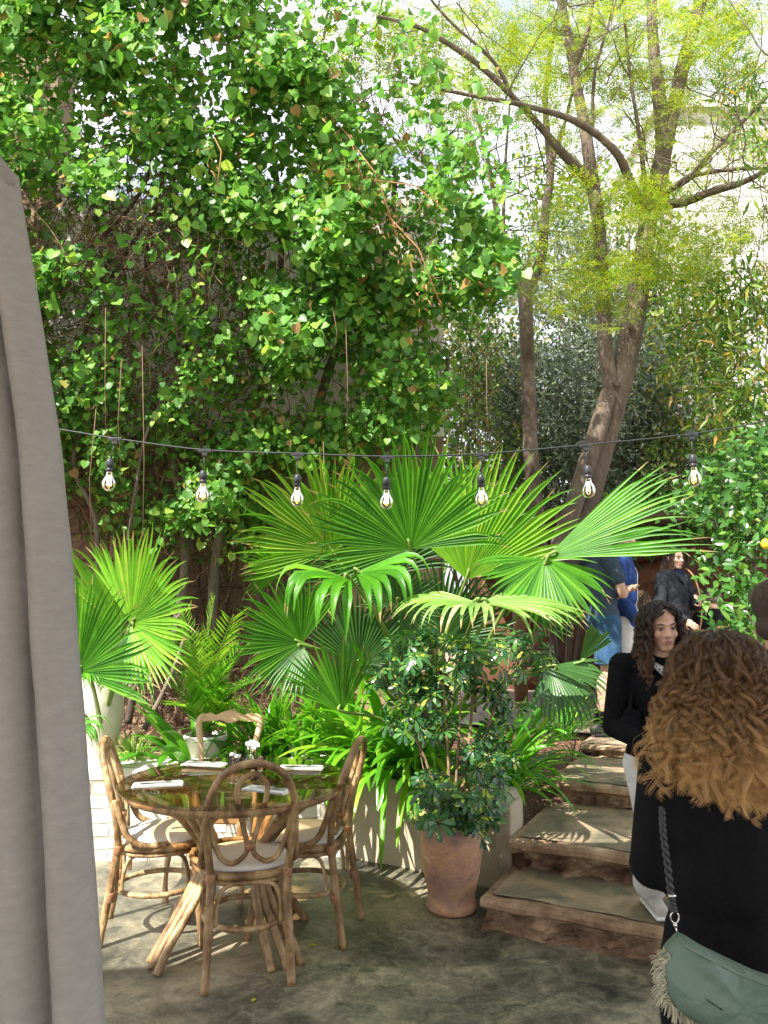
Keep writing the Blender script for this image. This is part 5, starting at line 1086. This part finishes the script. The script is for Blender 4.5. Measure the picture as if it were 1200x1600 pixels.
for i in range(520):
    p = random.choice(es)+Vector((0, rnd(-.02, .02), 0)); dr_ = Vector((-.7, rnd(-.4, .3), rnd(-.8, .3))) if p.x < es[30].x else Vector((rnd(-.5, .3), rnd(-.3, .3), -.9)); dr_.normalize(); L_ = rnd(.004, .014)*(1.6 if abs(p.x-es[32].x) < .015 else 1)
    m.tube([p-dr_*.005, p+dr_*L_*.6, p+dr_*L_+Vector((0, 0, -L_*.3))], [.0014, .0012, .0006], 4, cap=False)
m.build('fringe', M_fr, bgp)
sp1 = [P(x, y, Y) for x, y, Y in ((1034, 1262, 1.62), (1036, 1300, 1.58), (1043, 1350, 1.555), (1049, 1400, 1.54), (1053, 1425, 1.53))]; ss = spline(sp1, 14); m = MB()
for q in range(2):
    pts = [p-BL+Vector((.0035*math.cos(i*.9+q*PI), .0035*math.sin(i*.9+q*PI), 0)) for i, p in enumerate(ss)]; m.tube(pts, .0042, 6)
m.build('strap', M_rubber, bgp)
h0 = P(1054, 1430, 1.53)-BL; m = MB(); m.tube([h0+Vector((.008*math.cos(a), 0, .010*math.sin(a)-.004)) for a in np.linspace(0, 2*PI, 15)[:-1]], .0016, 6, closed=True)
m.tube([h0+Vector((0, 0, -.014)), h0+Vector((.001, 0, -.022))], .0035, 8); m.tube([h0+Vector((.001, 0, -.02)), h0+Vector((.004, 0, -.036))], .0014, 5)
h1 = P(1056, 1400, 1.53)-BL; m.tube([h1+Vector((-.014, 0, 0)), h1+Vector((0, 0, .0))], .003, 6); m.build('clasp', M_chrome, bgp)
m = MB(); h2 = h0+Vector((.004, 0, -.034)); m.tube([h2, P(1057, 1468, 1.52)-BL], .0013, 5); m.tube([h2, P(1068, 1468, 1.52)-BL], .0013, 5); m.build('cord', M_rubber, bgp)
m = MB()   # small woven name mark, too small to read
for i in range(12): p = P(1104+i*2.2, 1562+i*1.45, 1.457)-BL; m.box(p, (.0013, .001, rnd(.0022, .0042)), 0)
m.build('woven_mark', M_rubber, bgp, smooth=False)
# ---- girl coming down the steps
H = 1.60; J = joints(H, head=(0.0, .06, 1.575), neck=(0, .015, 1.425), kneeR=(.035, -.02, .56), ankR=(-.015, -.30, .26), toeR=(-.01, -.13, .20), kneeL=(-.11, .14, .50), ankL=(-.12, .16, .09), toeL=(-.13, .33, .03), hipR=(.09, 0, .92), wrR=(.13, .22, 1.05), elR=(.225, .0, 1.10), elL=(-.24, -.02, 1.12), wrL=(-.20, .12, .93))
M = rotM(.0, -.12, .06); gl = human('young woman with long dark curly hair and a black sweater coming down the steps', (1.25, 3.56, 0), PI, J, H, M, vox=.006)
face_parts(J['head'], M, H/1.7, gl, look=0)
top(gl, J, H, M_black, r=1.02, name='sweater'); trousers(gl, J, H, fabric('white_denim', (.55, .54, .52), (.68, .67, .65), sc=20), r=1.05, wide=.015)
shoes(gl, J, H, plain('white_trainer', (.45, .43, .39), .8), plain('white_sole', (.7, .7, .66), .6))
scalp(gl, J, H, M, M_hair_d, r=(.076, .084, .084), drop=.05)
hair(gl, J, H, M, hair_mat('dark_curls', (.012, .006, .004), (.045, .020, .010), (.20, .095, .04)), 460, 20, .48, .104, .009, .045, K=48, rad=.0004, lock_r=.006, seed=9, line=1.16, top_r=(.080, .100, .094), front=.45, flare=.35)
gb2 = thing('black_bag', 'soft black bag hanging on the arm of the young woman on the steps', 'bag', P(985, 1135, 3.5)); m = MB(); m.ell((0, 0, 0), (.05, .04, .06), 14); m.box((.01, 0, .02), (.07, .05, .10)); m.tube([(0, 0, .07), (.03, .01, .2), (.06, .02, .33)], .012, 8)
voxel('bag_body', m, .008, 3, M_black, gb2)
sc_ = tag(MB().build('x', M_nap) if False else bpy.data.objects.new('scarf', None), 'grey patterned scarf at the neck of the young woman on the steps', 'scarf'); C.objects.link(sc_); sc_.location = (1.25, 3.44, 1.30)
MB().tube([(-.05, .04, .02), (-.035, -.01, 0), (0, -.035, -.04), (.035, -.01, 0), (.05, .04, .02)], [.012, .016, .022, .016, .012], 10).build('cloth', mat('grey_print', [(.42, (.06, .06, .07)), (.5, (.45, .45, .46)), (.6, (.12, .12, .13))], scale=55, rough=.9), sc_)
# ---- man with folded arms in denim shorts
H = 1.70; TZ2 = .548
J = joints(H, ankL=(-.09, .22, .09), kneeL=(-.10, .16, .50), toeL=(-.10, .39, .03), ankR=(.10, -.12, .09), kneeR=(.10, -.02, .50), toeR=(.12, .05, .03), elL=(-.24, .06, 1.12), wrL=(.02, .24, 1.17), elR=(.24, .06, 1.12), wrR=(-.03, .22, 1.12))
mn = human('man in blue denim shorts and slate t-shirt standing with folded arms', P(938, 900, 6.35).xy.to_3d()+Vector((0, 0, TZ2)), -PI/2+.25, J, H, None, handsL=(Vector((1, .1, 0)), Vector((0, -.6, .3)), .3), handsR=(Vector((-1, .1, 0)), Vector((0, -.6, .3)), .3))
top(mn, J, H, fabric('slate_cotton', (.035, .055, .085), (.06, .085, .12)), sleeve=.55, r=1.05, name='t_shirt', length=.06); 
m = MB(); m.ell(J['chest']+Vector((0, .035, -.03)), (.145, .105, .10), 16); voxel('chest_panel', m, .012, 2, fabric('red_cotton', (.30, .03, .025), (.42, .05, .04)), mn)
trousers(mn, J, H, fabric('blue_denim', (.018, .055, .12), (.05, .115, .21), sc=12), leg=.78, r=1.1, name='shorts'); shoes(mn, J, H, plain('black_shoe', (.015, .015, .017), .6), plain('black_sole', (.02, .02, .02), .7))
m = MB()
for q in 'LR': m.cap(J['ank'+q], J['ank'+q].lerp(J['knee'+q], .22), .042, .045)
voxel('socks', m, .008, 1, M_black, mn)
M_hm = hair_mat('brown_hair', (.03, .018, .010), (.06, .035, .02), (.10, .06, .035))
scalp(mn, J, H, Matrix.Identity(3), plain('short_brown_hair', (.035, .02, .012), .8), r=(.079, .094, .088))
# ---- person in blue overshirt and white trousers
H = 1.72; J = joints(H, ankL=(-.08, .12, .09), kneeL=(-.09, .10, .5), toeL=(-.09, .29, .03), wrL=(-.22, .10, .88), wrR=(.20, .12, .90))
bs = human('person in an open cobalt blue shirt over white tee and white trousers', P(972, 900, 6.75).xy.to_3d()+Vector((0, 0, TZ2)), -PI/2-.35, J, H, None)
M_wht = fabric('white_cotton', (.60, .60, .60), (.72, .72, .72)); top(bs, J, H, M_wht, sleeve=.3, r=1.0, name='t_shirt', length=.05)
o = top(bs, J, H, fabric('cobalt_cotton', (.015, .04, .16), (.03, .075, .25)), r=1.10, name='overshirt', length=.16)
me = o.data; bm = bmesh.new(); bm.from_mesh(me); bmesh.ops.delete(bm, geom=[v_ for v_ in bm.verts if v_.co.y > .055 and abs(v_.co.x) < .060 and v_.co.z < 1.42], context='VERTS'); bm.to_mesh(me); bm.free()
so2 = o.modifiers.new('thickness', 'SOLIDIFY'); so2.thickness = .006
m = MB()
for k in range(6): m.ell((-.067, .148-.006*abs(k-2), .84+k*.09), (.006, .004, .006), 8)
m.build('buttons', M_wht, o)
trousers(bs, J, H, M_wht, r=1.05, wide=.03); shoes(bs, J, H, plain('tan_shoe', (.35, .28, .2), .7), plain('white_sole2', (.6, .6, .56), .6)); scalp(bs, J, H, Matrix.Identity(3), M_hair_d)
# ---- woman in dark denim jacket
H = 1.56; M = rotM(-.15, -.05); J = joints(H, elL=(-.25, .02, 1.12), wrL=(-.12, .20, 1.12), elR=(.25, -.0, 1.10), wrR=(.14, .20, .98))
jw = human('woman in a black denim jacket looking aside with a tan bag strap', P(1052, 900, 7.0).xy.to_3d()+Vector((0, 0, TZ2)), PI+.62, J, H, M, vox=.008, handsL=(Vector((.6, .3, .6)), Vector((.3, -1, 0)), .75), handsR=(Vector((-.4, .6, -.5)), Vector((-.5, -.5, 0)), .5))
face_parts(J['head'], M, H/1.7, jw, look=1); M_jk = fabric('black_denim', (.014, .016, .022), (.03, .033, .042), bump=.4); o = top(jw, J, H, M_jk, r=1.10, name='jacket')
m = MB(); m.cap((0, .02, 1.22), (0, .03, 1.31), .072, .058); voxel('navy_jumper', m, .01, 2, fabric('navy_knit', (.006, .01, .04), (.012, .018, .07)), jw)
m = MB()
for q in (-1, 1): bevel(MB().box((q*.085, .135, 1.16), (.085, .012, .035), 0).build('pocket_flap', M_jk, o, smooth=False), .004); m.tube([(q*.05, .02, 1.33), (q*.065, .08, 1.29), (q*.030, .125, 1.22)], [.018, .022, .010], 8)
m.build('collar', M_jk, o)
trousers(jw, J, H, M_jk, r=1.0); shoes(jw, J, H, bpy.data.materials['black_shoe']); scalp(jw, J, H, M, M_hair_d, r=(.080, .094, .090), drop=.10)
hair(jw, J, H, M, hair_mat('dark_straight_hair', (.010, .006, .004), (.03, .016, .010), (.06, .03, .018)), 240, 12, .32, .092, .002, .2, K=24, rad=.0006, lock_r=.006, seed=12, line=1.08, top_r=(.081, .101, .095), flare=.1)
st_ = thing('tan_shoulder_bag', 'tan leather bag and strap worn over the black denim jacket', 'bag', jw.location, jw.rotation_euler.z)
m = MB(); cp_ = [(-.13, -.06, 1.33), (-.118, .03, 1.355), (-.115, .11, 1.29), (-.12, .155, 1.17), (-.14, .165, 1.03), (-.19, .13, .90), (-.23, .08, .80)]; m.ribbon(spline([Vector(q)+Vector((0, .012, .012)) for q in cp_], 8), np.full(49, .013), (1, 0, 0)); m.build('strap', plain('tan_leather', (.42, .22, .10), .5), st_)
o = bevel(MB().box((-.27, .05, .72), (.08, .24, .18)).build('bag_body', bpy.data.materials['tan_leather'], st_), .025, 3)
# ---- seated people and their chairs
def spindle_chair(label, loc, rz, mt, wicker=False):
    t = thing('garden_chair', label, 'chair', loc, rz)
    for x in (-.19, .19):
        for y in (-.18, .19): MB().tube([(x, y, 0), (x*.92, y*.92, .42)], [.013, .018], 8).build('leg', mt, t)
    bevel(MB().box((0, 0, .43), (.44, .42, .03)).build('seat', mt, t), .01)
    catmull_tube(MB(), [(-.21, -.20, .43), (-.225, -.24, .65), (-.20, -.27, .80), (0, -.29, .83), (.20, -.27, .80), (.225, -.24, .65), (.21, -.20, .43)], .016, 8).build('back_rail', mt, t)
    m = MB()
    for i in range(9): x = -.17+.34*i/8; m.tube([(x, -.205, .44), (x*1.05, -.275, .81)], .008, 6)
    if wicker:
        for k in range(14): z = .60+.015*k; m.tube([(x_, -.245-.001*k+.006*math.sin(x_*60+k*PI), z) for x_ in np.linspace(-.20, .20, 24)], .006, 5)
    m.build('back_spindles', mt, t)
    return t
M_wick = mat('pale_wicker', [(.3, (.45, .38, .27)), (.7, (.62, .54, .40))], rough=.7, scale=30)
M_brownwood = mat('brown_wood', [(.3, (.16, .08, .035)), (.7, (.30, .17, .08))], rough=.5, scale=8)
SEAT = dict(hipL=(-.10, .05, .50), hipR=(.10, .05, .50), kneeL=(-.13, .47, .52), kneeR=(.13, .47, .52), ankL=(-.12, .50, .09), ankR=(.12, .50, .09), toeL=(-.12, .67, .03), toeR=(.12, .67, .03), pel=(0, 0, .55), waist=(0, .0, .70), chest=(0, .02, .86), neck=(0, .04, 1.02), head=(0, .07, 1.165), shL=(-.172, .03, .975), shR=(.172, .03, .975), elL=(-.23, .12, .72), elR=(.23, .12, .72), wrL=(-.14, .34, .70), wrR=(.14, .34, .70))
def seated(label, px, Y, rz, H, tm, hm_, hb, hl, chair_label, cm, wk=False):
    p = P(px, 900, Y); loc = (p.x, Y, TZ2-.05)
    J = joints(H, **SEAT); t = human(label, (p.x, Y, TZ2-.02), rz, J, H, None); top(t, J, H, tm, r=1.08); trousers(t, J, H, fabric('dark_trousers', (.02, .02, .03), (.04, .04, .05)) if 'dark_trousers' not in bpy.data.materials else bpy.data.materials['dark_trousers'])
    shoes(t, J, H, bpy.data.materials['black_shoe']); scalp(t, J, H, Matrix.Identity(3), hb, r=(.079, .092, .086), drop=.06 if hl else 0)
    if hl: hair(t, J, H, Matrix.Identity(3), hm_, 160, 10, hl+.1, .10, .004, .08, K=22, rad=.0007, seed=22, top_r=(.081, .094, .092))
    d = Vector((math.sin(rz), -math.cos(rz), 0))*.03
    spindle_chair(chair_label, (p.x+d.x, Y+d.y, TZ2+.002), rz, cm, wk)
seated('seated person with ash blonde hair and cream top beyond the standing figures', 1000, 7.75, -.3, 1.60, fabric('cream_knit', (.50, .46, .36), (.62, .57, .46)), hair_mat('ash_hair', (.06, .035, .02), (.20, .13, .07), (.32, .22, .12)), plain('ash_base', (.10, .06, .035), .8), .22, 'pale wicker backed garden chair under the seated blonde person', M_wick, True)
seated('seated grey haired man in a black top seen from behind', 1116, 7.75, .15, 1.62, fabric('black_cotton', (.006, .006, .008), (.015, .015, .018)), None, mat('grey_hair_short', [(.3, (.10, .085, .07)), (.7, (.28, .25, .21))], rough=.9, scale=60), 0, 'brown wooden spindle chair under the grey haired man', M_brownwood)
# ---- man cut by the right edge of the photo
H = 1.66; M = rotM(.1, -.12); J = joints(H)
rm = human('man with grey brown hair and dark glasses at the right edge', (1.335, 2.60, 0), -PI/2-.45, J, H, M, vox=.008); face_parts(J['head'], M, H/1.7, rm)
top(rm, J, H, M_coat, r=1.08, name='jacket'); trousers(rm, J, H, M_coat); shoes(rm, J, H, bpy.data.materials['black_shoe'])
scalp(rm, J, H, M, plain('greybrown_base', (.06, .04, .03), .8), r=(.082, .092, .086), drop=.05)
hair(rm, J, H, M, hair_mat('greybrown_hair', (.05, .035, .025), (.10, .07, .05), (.22, .17, .13)), 330, 20, .09, .100, .006, .05, K=16, rad=.0005, seed=31, line=.8, top_r=(.083, .094, .090), lock_r=.008, part=False, flare=0)
m = MB(); c = J['head']
for q in (-1, 1):
    m.tube([c+M @ Vector((q*.032+.024*math.cos(a), .098, .0+.019*math.sin(a))) for a in np.linspace(0, 2*PI, 21)[:-1]], .0028, 6, closed=True); m.tube([c+M @ Vector((q*.056, .096, .004)), c+M @ Vector((q*.080, .06, .006)), c+M @ Vector((q*.083, -.01, .0))], .003, 6)
m.tube([c+M @ Vector((-.009, .100, .004)), c+M @ Vector((.009, .100, .004))], .0025, 6)
gs = tag(m.build('eyeglasses', M_rubber), 'dark framed eyeglasses on the man at the right edge', 'glasses'); gs.location = rm.location; gs.rotation_euler = rm.rotation_euler
